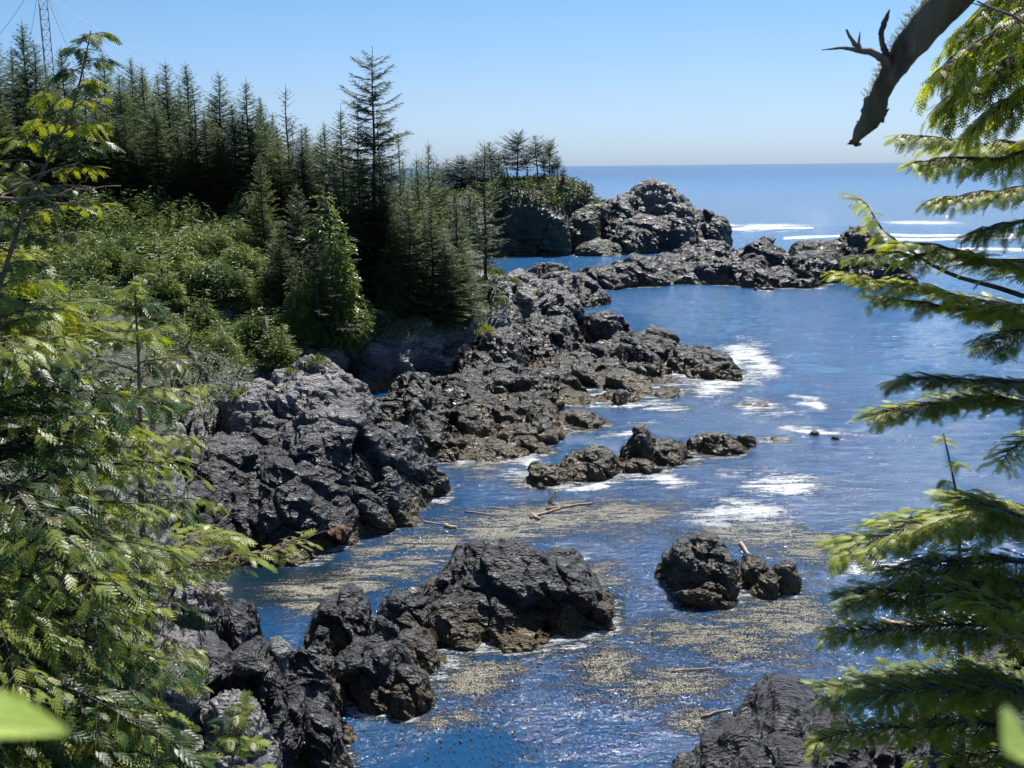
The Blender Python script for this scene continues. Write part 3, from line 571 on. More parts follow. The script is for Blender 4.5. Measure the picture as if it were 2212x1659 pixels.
# spruces on the ridge, back rows first
r_ = np.random.default_rng(3)
front = [(-20, 175, 92), (45, 40, 118), (22, 95, 120), (100, 150, 100), (150, 200, 95), (200, 165, 112), (255, 150, 108), (305, 135, 112), (355, 125, 105), (330, 200, 92), (400, 130, 110), (415, 175, 96), (470, 150, 104), (440, 235, 92), (530, 165, 98), (500, 215, 96), (560, 205, 104), (615, 180, 108),
         (600, 290, 92), (540, 250, 88), (380, 260, 86), (480, 300, 86), (250, 250, 88), (300, 300, 84), (650, 270, 100), (700, 260, 112), (735, 225, 100), (655, 330, 90), (-60, 260, 88), (60, 240, 92), (120, 300, 88), (180, 290, 86), (210, 350, 84)]
nm = {0: 'mast', 1: 'mid'}
front = [(a, b, max(c_, 99.)) for a, b, c_ in front] + [(70, 85, 112), (130, 95, 114), (175, 118, 116), (220, 105, 118), (280, 118, 116), (-15, 70, 112)]
NF_ = len(front); front += [(-60 + 29 * k + r_.uniform(-8, 8), r_.uniform(215, 330) + max(0, 29 * k - 480) * .5, r_.uniform(97, 101)) for k in range(23)]
SPL_LAB = 'dark spruce deep in the packed hilltop forest, half hidden between other spruces'
ORD = ['leftmost', 'second', 'third', 'fourth', 'fifth', 'sixth', 'seventh', 'eighth', 'ninth', 'tenth', 'eleventh', 'twelfth', 'thirteenth', 'fourteenth', 'fifteenth', 'sixteenth', 'seventeenth', 'eighteenth', 'nineteenth', 'twentieth', 'twenty-first', 'twenty-second', 'twenty-third', 'twenty-fourth', 'twenty-fifth', 'twenty-sixth', 'twenty-seventh', 'twenty-eighth']
def rank(us):
    o = sorted(range(len(us)), key=lambda i: us[i]); return {i: (ORD[k] + (' from the left' if k else '')) for k, i in enumerate(o)}
vis = [i for i, f_ in enumerate(front) if i < NF_ and f_[1] < 215 and f_[0] > 130 and i not in (3, 4, 9, 13, 15)]
rk = rank([front[i][0] for i in vis]); rk = {vis[i]: v for i, v in rk.items()}
for k, (u, v, r) in enumerate(front):
    put(P_sp[[0, 1, 2, 0, 1, 3][k % 6]], u, v, r, ('spruce on the hilltop skyline whose tip is ' + rk[k]) if k in rk else SPL_LAB.replace('deep in', 'in the front face of'), 'tree', 'spruces packed along the hilltop', wide=1.32)
for k in range(26):
    u = 545 + k * 19 + r_.uniform(-8, 8); put(P_sp[int(r_.integers(0, 4))], u, 262 + (u - 545) * .27 + r_.uniform(-25, 30), r_.uniform(106, 124), 'spruce at the back of the shoulder between the hilltop row and the lone slim spruce', 'tree', 'spruces at the back of the shoulder', wide=1.35)
for k in range(34):
    u = -150 + k * 27 + r_.uniform(-10, 10); put(P_sp[int(r_.integers(0, 4))], u, 120 + 55 * r_.random() + max(0, u - 350) * .33 + 30, r_.uniform(118, 140), SPL_LAB, 'tree', 'spruces packed along the hilltop', wide=1.2)
# trees on the cliff top and shoulder

mid = [(P_big, 840, 480, 79, .6), (P_big, 640, 540, 77, .8), (P_big, 760, 560, 78, .7), (P_sp[0], 740, 600, 77, 1.8), (P_sp[1], 845, 610, 78.5, 1.8), (P_sp[2], 560, 640, 76, 1.8), (P_sp[0], 930, 610, 82, 1.6), (P_sp[2], 720, 340, 86, 1.), (P_sp[0], 640, 390, 84, 1.2), (P_sp[4], 770, 215, 92, .9), (P_sp[3], 860, 275, 94, 1.), (P_sp[2], 900, 330, 94, 1.), (P_sp[0], 700, 440, 80, 1.3), (P_sp[1], 760, 400, 80, 1.3), (P_sp[2], 830, 420, 80, 1.25), (P_sp[0], 880, 400, 84, 1.2),
       (P_sp[2], 930, 420, 86, 1.3), (P_sp[1], 985, 430, 90, 1.2), (P_sp[0], 960, 500, 84, 1.6), (P_sp[2], 900, 540, 81, 1.7), (P_sp[1], 800, 560, 80, 1.8), (P_sp[4], 680, 520, 79, 1.4), (P_sp[2], 600, 470, 82, 1.2), (P_sp[0], 1000, 545, 88, 1.6), (P_sp[1], 560, 330, 90, 1.1), (P_sp[2], 925, 300, 104, 1.)]
rm = rank([m_[1] for m_ in mid])
for k, (p, u, v, r, wd) in enumerate(mid):
    r = max(r, 86 + (k % 3)) if u > 690 else max(r, 79)
    put(p, u, v, r, 'spruce on the cliff edge right of the bright thicket, ' + rm[k], 'tree', 'spruces crowded on the cliff edge', wide=wd)
T_old = conifer('old_spruce', 20, 2.7, 71, (M_spruce_d, M_bark), z0=.2, step=.5, nb=5, e0=-8, e1=20, prof=.28, ragged=.4, gap=.1, spray=.95, dens=.15, droop=.04, tk=.012, lean=-.015)
put(T_old, 795, 98, 91, 'tallest tree, an old spruce with a bare thin crown high above its neighbours', 'tree', wide=1.05)
T_one = conifer('spruce_tree', 12, 2.6, 72, (M_spruce, M_bark), z0=.12, step=.42, nb=5, e0=-6, e1=26, prof=.42, ragged=.32, gap=.14, spray=.55, dens=.22, droop=.05, tk=.016)
put(P_sp[4], 815, 250, 90, 'ragged spruce standing directly in front of the tallest tree and half its height', 'tree', wide=1.)
put(P_sp[2], 780, 330, 88, 'full spruce at the foot of the tallest tree, left of its trunk', 'tree', wide=1.4)
put(P_sp[0], 825, 350, 87.5, 'full spruce at the foot of the tallest tree, right of its trunk', 'tree', wide=1.4)
put(T_one, 1045, 300, 105, 'slim dark spruce standing alone at the cliff end, in front of the headland', 'tree', wide=.85)
put(P_sp[3], 935, 345, 118, 'thin spruce on the skyline between the cliff trees and the lone spruce', 'tree')
# bright cedar thicket on the slope
cs = []
for k in range(170):
    f_ = r_.random(); v = 430 + 400 * f_
    u = r_.uniform(-60, 545 + 110 * min(1, f_ * 1.6)) if v < 740 else r_.uniform(120, 620)
    cs.append((u, v - 45, 96 - 23 * f_))
for k, (u, v, r) in enumerate(sorted(cs, key=lambda a: -a[2])):
    tp = D(u, v, r); z0 = float(ground(tp[0], tp[1])[0]); hh_ = tp[2] - z0
    if hh_ < 1.6 or hh_ > 8: r2 = r; z0 = z0
    o = P_cd[k % 3] if P_cd[k % 3].name not in USED else dup(P_cd[k % 3]); USED.add(P_cd[k % 3].name); s = r_.uniform(.75, 1.25)
    zt = max(z0 + 2.6, min(tp[2], z0 + 6.5)); s = (zt - z0 + .3) / o['_h']
    w_ = .95
    o.location = (tp[0], tp[1], z0 - .3); o.scale = (w_, w_, s); o.rotation_euler = (0, 0, r_.uniform(0, 6.28))
    tag(o, 'bright leafy cedar in the ' + ('upper edge' if r > 88 else 'upper middle' if r > 84 else 'lower middle' if r > 79 else 'bottom edge') + ' of the sunlit thicket, ' + ('left' if u < 220 else 'right') + ' half', 'tree', 'young cedars in the sunlit thicket')
put(P_big, 700, 385, 82, 'broad shaggy cedar with bare limbs underneath, at the cliff edge left of the tallest tree', 'tree', wide=.95)
# headland trees
hp = [(1115, 283, 0, 1.05), (1160, 290, 1, 1.), (1075, 330, 0, .9), (1185, 300, 0, .9), (1030, 325, 2, 1.), (1140, 320, 1, 1.), (1095, 310, 1, 1.), (1205, 335, 1, .8), (1217, 355, 2, .8), (985, 350, 2, 1.), (965, 340, 2, .9), (1010, 345, 0, .8), (1060, 305, 1, .9), (1175, 325, 1, .8), (940, 365, 2, 1.), (1195, 350, 2, .8), (1000, 370, 2, 1.2), (1050, 365, 2, 1.2), (1085, 360, 2, 1.2), (950, 350, 1, 1.2), (970, 355, 2, 1.3), (995, 335, 0, 1.1), (1020, 350, 2, 1.3), (1045, 330, 1, 1.1), (1068, 340, 2, 1.3)]
rh = rank([h_[0] for h_ in hp])
for k, (u, v, p, wd) in enumerate(hp):
    put(P_wp[p], u, v, 214 + (k % 4) * 3, 'wind-shaped pine on top of the far headland, ' + rh[k] + ' in the clump', 'tree', 'wind-shaped pines on the headland', wide=wd * 1.45, rz=r_.uniform(-.5, .5))
# extra ground cover: sprays rooted in the hillside, headland top and outcrop ledges
def cover(name, n, xr, yr, sets, zmin, size, mat, label, seed, zmax=99, ex=None):
    r = np.random.default_rng(seed); X = r.uniform(*xr, n); Y = r.uniform(*yr, n); Z = ground(X, Y, sets)
    m = (Z > zmin) & (Z < zmax)
    if ex is not None: m &= ex(X, Y)
    X, Y, Z = X[m], Y[m], Z[m]; k = len(X)
    d = np.stack([r.normal(0, 1, k), r.normal(0, 1, k) - .3, r.uniform(.0, 1.1, k)], 1)
    V, F = place(SPL, SPLF, np.stack([X, Y, Z + r.uniform(-.05, .5, k)], 1), d, np.stack([r.normal(0, .5, k), r.normal(0, .5, k), np.ones(k)], 1), size * r.uniform(.5, 1.3, k))
    return tag(mesh_np(name, V, F, mat), label, 'undergrowth', None, 'stuff')
cover('undergrowth', 60000, (-75, 2), (44, 130), HS, 3.0, .55, M_under, 'dark green undergrowth covering the wooded slope between the trees', 81)
JS = [s for s in ALL if s[0] is J]
cover('undergrowth', 16000, (-55, 32), (194, 236), JS, 8.5, 1.2, M_under, 'dark scrub on top of the far headland under the pines', 82)
# small bushes on the rocks
def small_bush(u, v, r, s, label, seed, mat):
    rr = np.random.default_rng(seed); p = D(u, v, r); z = float(ground(p[0], p[1])[0]); n = 260
    a = rr.uniform(0, 6.28, n); e = rr.uniform(-.1, 1.5, n); q = rr.uniform(.3, 1, n) ** .5
    dd = np.stack([np.cos(a) * np.cos(e), np.sin(a) * np.cos(e), np.sin(e)], 1)
    V, F = place(SPL, SPLF, dd * q[:, None] * np.array([s, s, s * .75]), dd + rr.normal(0, .4, (n, 3)), rr.normal(0, .5, (n, 3)) + [0, 0, 1], s * .35 * rr.uniform(.6, 1.2, n))
    root = empty('bush', (p[0], p[1], z)); mesh_np('foliage', V, F, mat, root)
    T_ = MB()
    for k in range(5):
        V, F = tube(np.array([[0, 0, -.3], dd[k] * s * .8]), [.03, .01], 4); T_.add(V, F)
    T_.build('stem', M_bark, root)
    tag(root, label, 'bush')
small_bush(688, 785, 57, .62, 'round bright yellow-green bush on the very top of the big outcrop', 1, M_bush)
small_bush(627, 800, 56.5, .38, 'flat tawny-green tuft just left of the round bush on the outcrop top', 2, M_bush)
small_bush(525, 862, 54.5, .6, 'yellowish shrub on the left shoulder of the big outcrop', 3, M_bush)
small_bush(1075, 575, 106, 1.0, 'bright bush at the foot of the lone slim spruce', 4, M_bush)
small_bush(1110, 585, 109, .9, 'low bush on the pale cliff just right of the lone spruce', 5, M_bush)
small_bush(1050, 745, 86, .8, 'grassy bush on the pale shelf boulder beneath the cliff', 6, M_bush)
small_bush(320, 1480, 23.6, .22, 'small leafy weed on the pale boulder at the lower left', 7, M_bush)
small_bush(268, 1515, 23, .22, 'small leafy weed at the left end of the pale lower left boulder', 8, M_bush)

# dead snag and bare limbs on the cliff
root = empty('dead_snag', D(575, 745, 76.5)); V, F = tube(np.array([[0, 0, -1.2], [.02, 0, .2], [-.05, 0, 1.2], [.03, 0, 2.0]]), [.34, .3, .24, .08], 8, .25, 3); mesh_np('trunk', V, F, M_twig, root)
V, F = tube(np.array([[0, 0, -.1], [.5, 0, -.2], [.9, -.1, -.15]]), [.08, .05, .02], 5); mesh_np('limb', V, F, M_twig, root); tag(root, 'short pale bleached tree stump on the cliff edge below the bright thicket', 'tree stump')
# ------------------------------------------------------------------ lattice mast with guy wires
mb = D(99, 100, 150); base = np.array([mb[0], mb[1], 14.0]); hgt_ = 26.; sp = .62
root = empty('lattice_mast', base); M_steel = NT('painted_steel'); M_steel.b.inputs['Base Color'].default_value = (.16, .17, .19, 1); M_steel.b.inputs['Metallic'].default_value = .4; M_steel.b.inputs['Roughness'].default_value = .5; M_steel = M_steel.m
lp = [np.array([sp * math.cos(a), sp * math.sin(a), 0]) for a in (.3, .3 + 2.094, .3 + 4.189)]
for p in lp:
    V, F = tube(np.array([p, p + [0, 0, hgt_]]), .055, 6); mesh_np('leg', V, F, M_steel, root)
nb_ = 22
for k in range(nb_):
    for j in range(3):
        a, b = lp[j], lp[(j + 1) % 3]; z1, z2 = hgt_ * k / nb_, hgt_ * (k + 1) / nb_
        V, F = tube(np.array([a + [0, 0, z1], b + [0, 0, z2]] if k % 2 else [b + [0, 0, z1], a + [0, 0, z2]]), .028, 4); mesh_np('brace', V, F, M_steel, root)
        V, F = tube(np.array([a + [0, 0, z2], b + [0, 0, z2]]), .024, 4); mesh_np('crossbar', V, F, M_steel, root)
def wire(u0, v0, u1, v1, r1, rad):
    a = D(u1, v1, r1) - base; top = np.array([0, 0, hgt_ - .5]); q = D(u0, v0, 150) - base
    return top, a
for (u1, v1, r1) in [(315, 120, 146), (-40, 120, 146), (60, 105, 168), (150, 110, 168), (170, 110, 140)]:
    # anchor seen low; wire runs up to the mast head
    a = D(u1, v1, r1) - base; top = np.array([0, 0, 25.2 if u1 != 315 else 23.5])
    s = np.linspace(0, 1, 12)[:, None]; P = top + (a - top) * s; P[:, 2] -= (.5 * 4 * s * (1 - s))[:, 0]
    P = np.concatenate([P, [a + (a - top) * .35]]); V, F = tube(P, .022, 4); mesh_np('guy_wire', V, F, M_steel, root)
tag(root, 'grey lattice radio mast with guy wires rising behind the spruces at the top left', 'radio mast')

# ------------------------------------------------------------------ near trees
def bough(parent, P, r0, mat, wood, r, kind='c', n=14, side=.45, fs=.2, hang=.5, start=.12, flat=.8, name='branch', wn=5):
    """one limb along P with side branchlets and fronds; foliage is its sub-part"""
    P = np.asarray(P, float); m0 = len(P); tt = np.linspace(0, 1, 14); k_ = np.linspace(0, 1, m0)
    P = np.stack([np.interp(tt, k_, P[:, i]) for i in range(3)], 1)
    for _ in range(2): P[1:-1] = (P[:-2] + P[1:-1] * 2 + P[2:]) / 4
    Ln = np.linalg.norm(np.diff(P, axis=0), axis=1).sum(); P[1:] += r.normal(0, .008 * Ln ** .5, (13, 3)); W_ = MB()
    V, F = tube(P, r0 * (1 - .88 * tt), wn); W_.add(V, F)
    T_, TF_ = {'c': (FR, FRF), 'd': (FR2, FR2F), 'h': (HM, HMF)}[kind]
    pos, dirs, ups, siz = [], [], [], []
    for j in range(n):
        s = start + (1 - start) * (j + .5) / n; b0 = np.array([np.interp(s, tt, P[:, i]) for i in range(3)]); tg = unit(np.array([np.interp(s, tt, np.gradient(P[:, i])) for i in range(3)]))
        sg = 1 if j % 2 else -1; a = R(r.uniform(38, 62)) * sg; hz = np.cross([0, 0, 1.], tg); hz = unit(hz)
        dr_ = unit(tg * math.cos(a) + hz * math.sin(a) + np.array([0, 0, r.uniform(-.12, .2)]))
        ll = side * (1 - .62 * s) * (.5 + .5 * min(1, s * 4)) * r.uniform(.7, 1.2)
        q = np.linspace(0, 1, 5); sh = b0 + dr_ * (q * ll)[:, None]; sh[:, 2] -= hang * ll * q ** 2 * .6
        V, F = tube(sh, np.linspace(r0 * .28 + .001, .0012, 5), 3); W_.add(V, F)
        nf = max(2, int(ll / (fs * .36))); sgrad = unit(np.gradient(sh, axis=0))
        for i in range(nf + 1):
            qq = (i + .6) / (nf + .6); pp = np.array([np.interp(qq, q, sh[:, c_]) for c_ in range(3)]); tg2 = unit(np.array([np.interp(qq, q, sgrad[:, c_]) for c_ in range(3)]))
            sg2 = 1 if i % 2 else -1; a2 = R(r.uniform(28, 50)) * sg2 if i < nf else 0; h2 = unit(np.cross([0, 0, 1.], tg2))
            d_ = tg2 * math.cos(a2) + h2 * math.sin(a2) + np.array([0, 0, -hang * r.uniform(-.1, .7)]) + r.normal(0, .16, 3)
            pos.append(pp); dirs.append(d_); ups.append(np.array([r.normal(0, 1 - flat), r.normal(0, 1 - flat), 1.])); siz.append(fs * r.uniform(.65, 1.2) * (1.05 - .3 * s))
    for i in range(3):
        pos.append(P[-1] - (P[-1] - P[-2]) * .3 * i); dirs.append(unit(P[-1] - P[-3]) + r.normal(0, .2, 3) + [0, 0, -hang * .3]); ups.append(np.array([0, 0, 1.]) + r.normal(0, .2, 3)); siz.append(fs * 1.1)
    o = W_.build(name, wood, parent); V, F = place(T_, TF_, np.array(pos), np.array(dirs), np.array(ups), np.array(siz))
    mesh_np('foliage', V, F, mat, o); return o
def near_tree(name, trunk, r0, prof, nb, seed, mat, wood, label, kind='c', side=.4, fs=.19, hang=.6, e=(-10, 45), nside=12, jit=.25, azs=None, flat=.8):
    """trunk polyline base to top in world coordinates; prof: bough length at equal steps base to top"""
    r = np.random.default_rng(seed); tr = np.asarray(trunk, float); base = tr[0].copy(); P = tr - base
    seg = np.concatenate([[0], np.cumsum(np.linalg.norm(np.diff(P, axis=0), axis=1))]); seg /= seg[-1]
    tt = np.linspace(0, 1, 20); Q = np.stack([np.interp(tt, seg, P[:, i]) for i in range(3)], 1)
    root = empty(name, base); V, F = tube(Q, r0 * (1 - .93 * tt) + .002, 8, .06, seed); mesh_np('trunk', V, F, wood, root, True)
    az = r.uniform(0, 6.28)
    for k in range(nb):
        s = (k + .5) / nb; az += 2.4 + r.normal(0, .3); a = az if azs is None else azs[0] + (azs[1] - azs[0]) * r.random()
        ln = np.interp(s, np.linspace(0, 1, len(prof)), prof) * r.uniform(1 - jit, 1 + jit)
        if ln < .04: continue
        el = R(e[0] + (e[1] - e[0]) * s + r.uniform(-8, 8)); b = np.array([np.interp(s, tt, Q[:, i]) for i in range(3)])
        q = np.linspace(0, 1, 6)[:, None]; d = np.array([math.cos(a) * math.cos(el), math.sin(a) * math.cos(el), math.sin(el)])
        pts = b + d * q * ln + np.array([0, 0, -1]) * (q ** 2) * ln * .28
        bough(root, pts, .004 + .010 * ln, mat, wood, r, kind, max(5, int(nside * min(1.4, ln / .8 + .25))), side * min(1.2, ln + .15), fs * r.uniform(.85, 1.15), hang, .1, flat)
    return tag(root, label, 'tree')
c = lambda u, v, r: D3(u, v, r)
near_tree('cedar_tree', [c(-120, 1250, 7.2), c(-60, 800, 7.4), c(60, 430, 7.6), c(150, 260, 7.7), c(180, 150, 7.7), c(196, 66, 7.7)], .028, [.3, .35, .35, .35, .4, .5, .45, .36, .18, .08], 60, 201, M_cedar, M_twig,
          'near cedar whose drooping top stands out against the sky at the upper left', 'c', .26, .12, .6, (-5, 35), 10)
near_tree('cedar_tree', [c(330, 1500, 9.2), c(305, 1100, 9.4), c(300, 800, 9.4), c(292, 640, 9.4), c(288, 590, 9.4)], .04, [.3, .4, .5, .55, .65, .68, .55, .25, .08], 44, 202, M_cedar, M_twig,
          'near cedar sapling with an upright leader, its fronds reaching out over the big outcrop', 'c', .30, .13, .55, (-5, 35), 10)
near_tree('cedar_tree', [c(-60, 1800, 6.0), c(-40, 1300, 6.4), c(-20, 900, 6.8), c(0, 680, 7.0)], .07, [.8, .95, 1.0, .95, .9, .75, .4], 74, 203, M_cedar, M_bark,
          'large near cedar filling the left edge with shaded drooping boughs', 'c', .40, .145, .55, (-12, 20), 13)
near_tree('cedar_tree', [c(150, 1800, 7.6), c(190, 1450, 8.0), c(200, 1150, 8.2), c(180, 980, 8.3)], .05, [.2, .35, .5, .6, .55, .28], 50, 204, M_cedar, M_bark,
          'dense near cedar in front of the near shore, below the sapling', 'd', .34, .135, .55, (-10, 25), 12)
near_tree('cedar_tree', [c(120, 1950, 6.6), c(130, 1700, 7.0), c(140, 1430, 7.2)], .04, [.45, .5, .45, .35, .2], 44, 205, M_cedar, M_bark,
          'low near cedar in the bottom left corner with pale green fronds', 'd', .30, .125, .5, (0, 35), 11)
near_tree('cedar_tree', [c(490, 1800, 9.5), c(500, 1680, 9.6), c(505, 1570, 9.7), c(520, 1530, 9.7)], .015, [.25, .28, .26, .15, .06], 20, 206, M_cedar, M_twig,
          'little cedar sapling rising from the bottom edge in front of the pale boulders', 'd', .16, .13, .5, (10, 50), 6)
near_tree('cedar_tree', [c(330, 1850, 8.2), c(340, 1700, 8.4), c(345, 1600, 8.5)], .02, [.35, .35, .28, .1], 18, 207, M_cedar, M_bark,
          'low cedar spray at the bottom edge between the corner cedar and the little sapling', 'd', .3, .16, .5, (10, 40), 8)
rr = np.random.default_rng(9)
root = empty('cedar_tree', c(180, 1330, 8.0)); o0 = np.array(root.location)
bough(root, [c(180, 1330, 8.) - o0, c(330, 1245, 8.3) - o0, c(450, 1215, 8.5) - o0, c(560, 1195, 8.7) - o0, c(655, 1160, 8.8) - o0], .022, M_cedar, M_twig, rr, 'd', 30, .38, .13, .35, .2)
bough(root, [c(330, 1245, 8.3) - o0, c(400, 1170, 8.4) - o0, c(460, 1150, 8.5) - o0, c(520, 1160, 8.5) - o0], .012, M_cedar, M_twig, rr, 'd', 20, .32, .13, .3, .2)
bough(root, [c(480, 1230, 8.6) - o0, c(600, 1190, 8.7) - o0, c(700, 1148, 8.8) - o0, c(735, 1140, 8.8) - o0], .009, M_brown, M_twig, rr, 'd', 6, .10, .09, .3, .7)
bough(root, [c(350, 1270, 8.4) - o0, c(400, 1250, 8.5) - o0, c(470, 1280, 8.5) - o0], .008, M_brown, M_twig, rr, 'd', 6, .12, .09, .6, .4)
tag(root, 'long cedar limb reaching right over the dark water, withered brown at its tip', 'branch')
root = empty('dead_branch', c(-40, 420, 7.)); o0 = np.array(root.location)
for pts, r0 in [([(-40, 425, 7), (80, 428, 7.1), (150, 412, 7.2), (262, 400, 7.3)], .012), ([(20, 410, 7), (60, 385, 7.1), (110, 372, 7.2), (175, 350, 7.2)], .009), ([(80, 428, 7.1), (140, 440, 7.1), (190, 428, 7.2)], .007), ([(-20, 440, 7), (60, 395, 7.2), (170, 425, 7.3)], .007), ([(150, 412, 7.2), (190, 385, 7.2), (200, 375, 7.2)], .006)]:
    P = np.array([c(*p) for p in pts]) - o0; q = np.linspace(0, 1, 10); P = np.stack([np.interp(q, np.linspace(0, 1, len(P)), P[:, i]) for i in range(3)], 1); P += rr.normal(0, .006, P.shape)
    V, F = tube(P, r0 * (1 - .8 * q), 5); mesh_np('twig', V, F, M_twig, root)
tag(root, 'bare pinkish dead twigs poking in from the left edge below the cedar top', 'branch')
# soft yellow-green hemlock boughs behind the cedars
root = empty('hemlock_tree', c(-160, 900, 10)); o0 = np.array(root.location)
V, F = tube(np.array([c(-160, 1500, 10) - o0, [0, 0, 0], c(-150, 500, 10) - o0]), [.12, .1, .05], 8); mesh_np('trunk', V, F, M_bark, root, True)
for (a, b, n_, sd_) in [((-150, 760), (185, 655), 34, .5), ((-150, 790), (250, 700), 34, .5), ((-150, 700), (90, 610), 24, .4), ((100, 760), (330, 730), 24, .34), ((-150, 640), (40, 540), 20, .4), ((-150, 880), (260, 850), 30, .5)]:
    q = np.linspace(0, 1, 5); P = [c(a[0] + (b[0] - a[0]) * s, a[1] + (b[1] - a[1]) * s - 30 * math.sin(s * 3.1), 10 + .5 * s) - o0 for s in q]
    bough(root, P, .02, M_hem, M_bark, rr, 'h', n_, sd_, .22, .25, .1, .85)
tag(root, 'yellow-green hemlock with soft flat boughs at the left edge, behind the near cedars', 'tree')
# hemlock on the right
RX = 2420
root = empty('hemlock_tree', c(RX, 2400, 8.2)); o0 = np.array(root.location)
V, F = tube(np.array([[0, 0, 0], c(RX, 1600, 7.8) - o0, c(RX - 10, 900, 7.4) - o0, c(RX - 20, 200, 7.2) - o0, c(RX - 30, -500, 7.) - o0]), [.2, .17, .14, .1, .05], 10, .05); mesh_np('trunk', V, F, M_bark, root, True)
hb = [  # start v, mid (u,v), tip (u,v), n, side, frond, hang
    (-260, (2230, -60), (2060, 60), 34, .40, .17, 1.3), (-160, (2230, 20), (2020, 150), 36, .42, .17, 1.3), (-60, (2250, 90), (2030, 215), 34, .40, .17, 1.2), (30, (2250, 170), (2090, 270), 26, .36, .16, 1.1), (-200, (2330, 0), (2140, 90), 30, .45, .18, 1.2),
    (190, (2180, 320), (1938, 288), 46, .34, .15, .7), (230, (2180, 345), (1965, 350), 34, .28, .14, .9), (360, (2200, 410), (1998, 438), 36, .28, .14, .6),
    (640, (2120, 560), (1850, 548), 34, .26, .13, .9), (560, (2150, 560), (1925, 520), 30, .22, .14, .7), (640, (2120, 655), (1820, 592), 60, .36, .16, .55), (690, (2140, 680), (1870, 640), 36, .26, .15, .7),
    (660, (2240, 715), (2122, 745), 20, .24, .14, .8), (800, (2150, 830), (1930, 822), 40, .26, .14, .5), (850, (2140, 860), (1880, 902), 52, .32, .15, .6), (930, (2230, 940), (2150, 1000), 16, .2, .12, .8),
    (1090, (2140, 1100), (1802, 1185), 66, .46, .17, .55), (1200, (2120, 1210), (1920, 1240), 36, .34, .15, .9), (1250, (2140, 1270), (1810, 1292), 62, .34, .16, .6),
    (1330, (2120, 1350), (1795, 1372), 56, .32, .16, .6), (1480, (2120, 1455), (1775, 1492), 56, .34, .16, .5), (1560, (2200, 1480), (1850, 1500), 40, .34, .16, .5),
    (1650, (2130, 1560), (1757, 1592), 46, .26, .14, .4), (1500, (2210, 1330), (2080, 1300), 22, .3, .15, .6), (1250, (2230, 1130), (2100, 1090), 22, .36, .16, .6), (500, (2250, 480), (2090, 500), 22, .24, .14, .9), (1700, (2230, 1620), (2060, 1640), 16, .3, .15, .5)]
for (sv, md, tip, n_, sd_, f_, hg) in hb:
    rr_d = rr.uniform(6.4, 7.6); hg = hg * (.16 if sv > 700 else .35 if sv > 500 else .75); P = [c(RX, sv, 7.5) - o0, c((RX + md[0]) / 2, (sv + md[1]) / 2 + 12, (7.5 + rr_d) / 2) - o0, c(md[0], md[1], rr_d) - o0, c((md[0] + tip[0]) / 2, (md[1] + tip[1]) / 2 - 8, rr_d - .1) - o0, c(tip[0] + 14, tip[1], rr_d - .2) - o0]
    bough(root, P, .019, M_hem, M_bark, rr, 'h', int(n_ * (1.8 if sv > 100 else 2.5)), sd_ * (1.15 if sv > 500 else .85), f_ * .74, hg, .27 if sv > 200 else .1, .72)
bough(root, [c(2212, 640, 7) - o0, c(2060, 600, 6.9) - o0, c(1960, 540, 6.9) - o0, c(1895, 480, 6.8) - o0, c(1858, 425, 6.8) - o0], .016, M_hem, M_bark, rr, 'h', 12, .14, .12, 1., .45)
tag(root, 'near hemlock on the right edge with many flat layered boughs reaching over the sea', 'tree')
near_tree('hemlock_sapling', [c(2085, 2200, 9.), c(2078, 1659, 9.2), c(2074, 1200, 9.4), c(2065, 1060, 9.4), c(2038, 935, 9.4)], .045, [.4, .45, .4, .35, .3, .22, .15, .05], 26, 301, M_hem, M_bark,
          'thin-trunked hemlock sapling standing in front of the right-hand rocks, nearly bare at the top', 'h', .18, .10, .5, (-10, 35), 6)
# snapped dead limb, top right
M_moss = leaf_mat('moss_dry', (.16, .15, .07), (.32, .29, .16), .3, .8, .1, 0, 5)
root = empty('dead_branch', c(2250, -220, 4.1)); o0 = np.array(root.location)
cp = [(2250, -260, 48), (2140, -110, 40), (2050, 0, 37), (2003, 50, 32), (1958, 105, 28), (1932, 150, 25), (1904, 200, 21), (1886, 245, 20), (1862, 282, 16), (1843, 308, 8)]
q = np.linspace(0, 1, 60); k_ = np.linspace(0, 1, len(cp)); P = np.stack([np.interp(q, k_, np.array([c(a, b, 4.1) - o0 for a, b, _ in cp])[:, i]) for i in range(3)], 1)
for _ in range(6): P[1:-1] = (P[:-2] + 2 * P[1:-1] + P[2:]) / 4
rad = np.interp(q, k_, [a[2] for a in cp]) * 4.1 / FPX
V, F = tube(P, rad, 28); V = V + unit(V - np.repeat(P, 28, 0)) * (.013 * fbm(V * np.array([26, 26, 12]), 4, 4) + .010 * fbm(V * 9, 2, 6))[:, None]
V[-28:] += rr.normal(0, .008, (28, 3)); mesh_np('limb', V, F, M_deadbark, root, True)
def stick(pts, rads, n=7, jag=.2, nm_='stub', mt=None):
    P = np.array([c(a, b, d_) for a, b, d_ in pts]) - o0; q = np.linspace(0, 1, 4 * len(pts)); kk = np.linspace(0, 1, len(pts)); P = np.stack([np.interp(q, kk, P[:, i]) for i in range(3)], 1)
    V, F = tube(P, np.interp(q, kk, rads) * 4.1 / FPX, n, jag, 5); return mesh_np(nm_, V, F, mt or M_deadbark, root, True)
stick([(1922, 140, 4.1), (1915, 118, 4.06), (1905, 92, 4.05), (1903, 68, 4.05), (1912, 45, 4.05), (1922, 20, 4.05)], [12, 8, 5, 5, 6, 1])
stick([(1925, 145, 4.1), (1905, 125, 4.05), (1880, 112, 4.), (1850, 108, 3.98), (1820, 103, 3.96), (1775, 108, 3.95)], [12, 8, 7, 5, 3, .8], mt=M_twig)
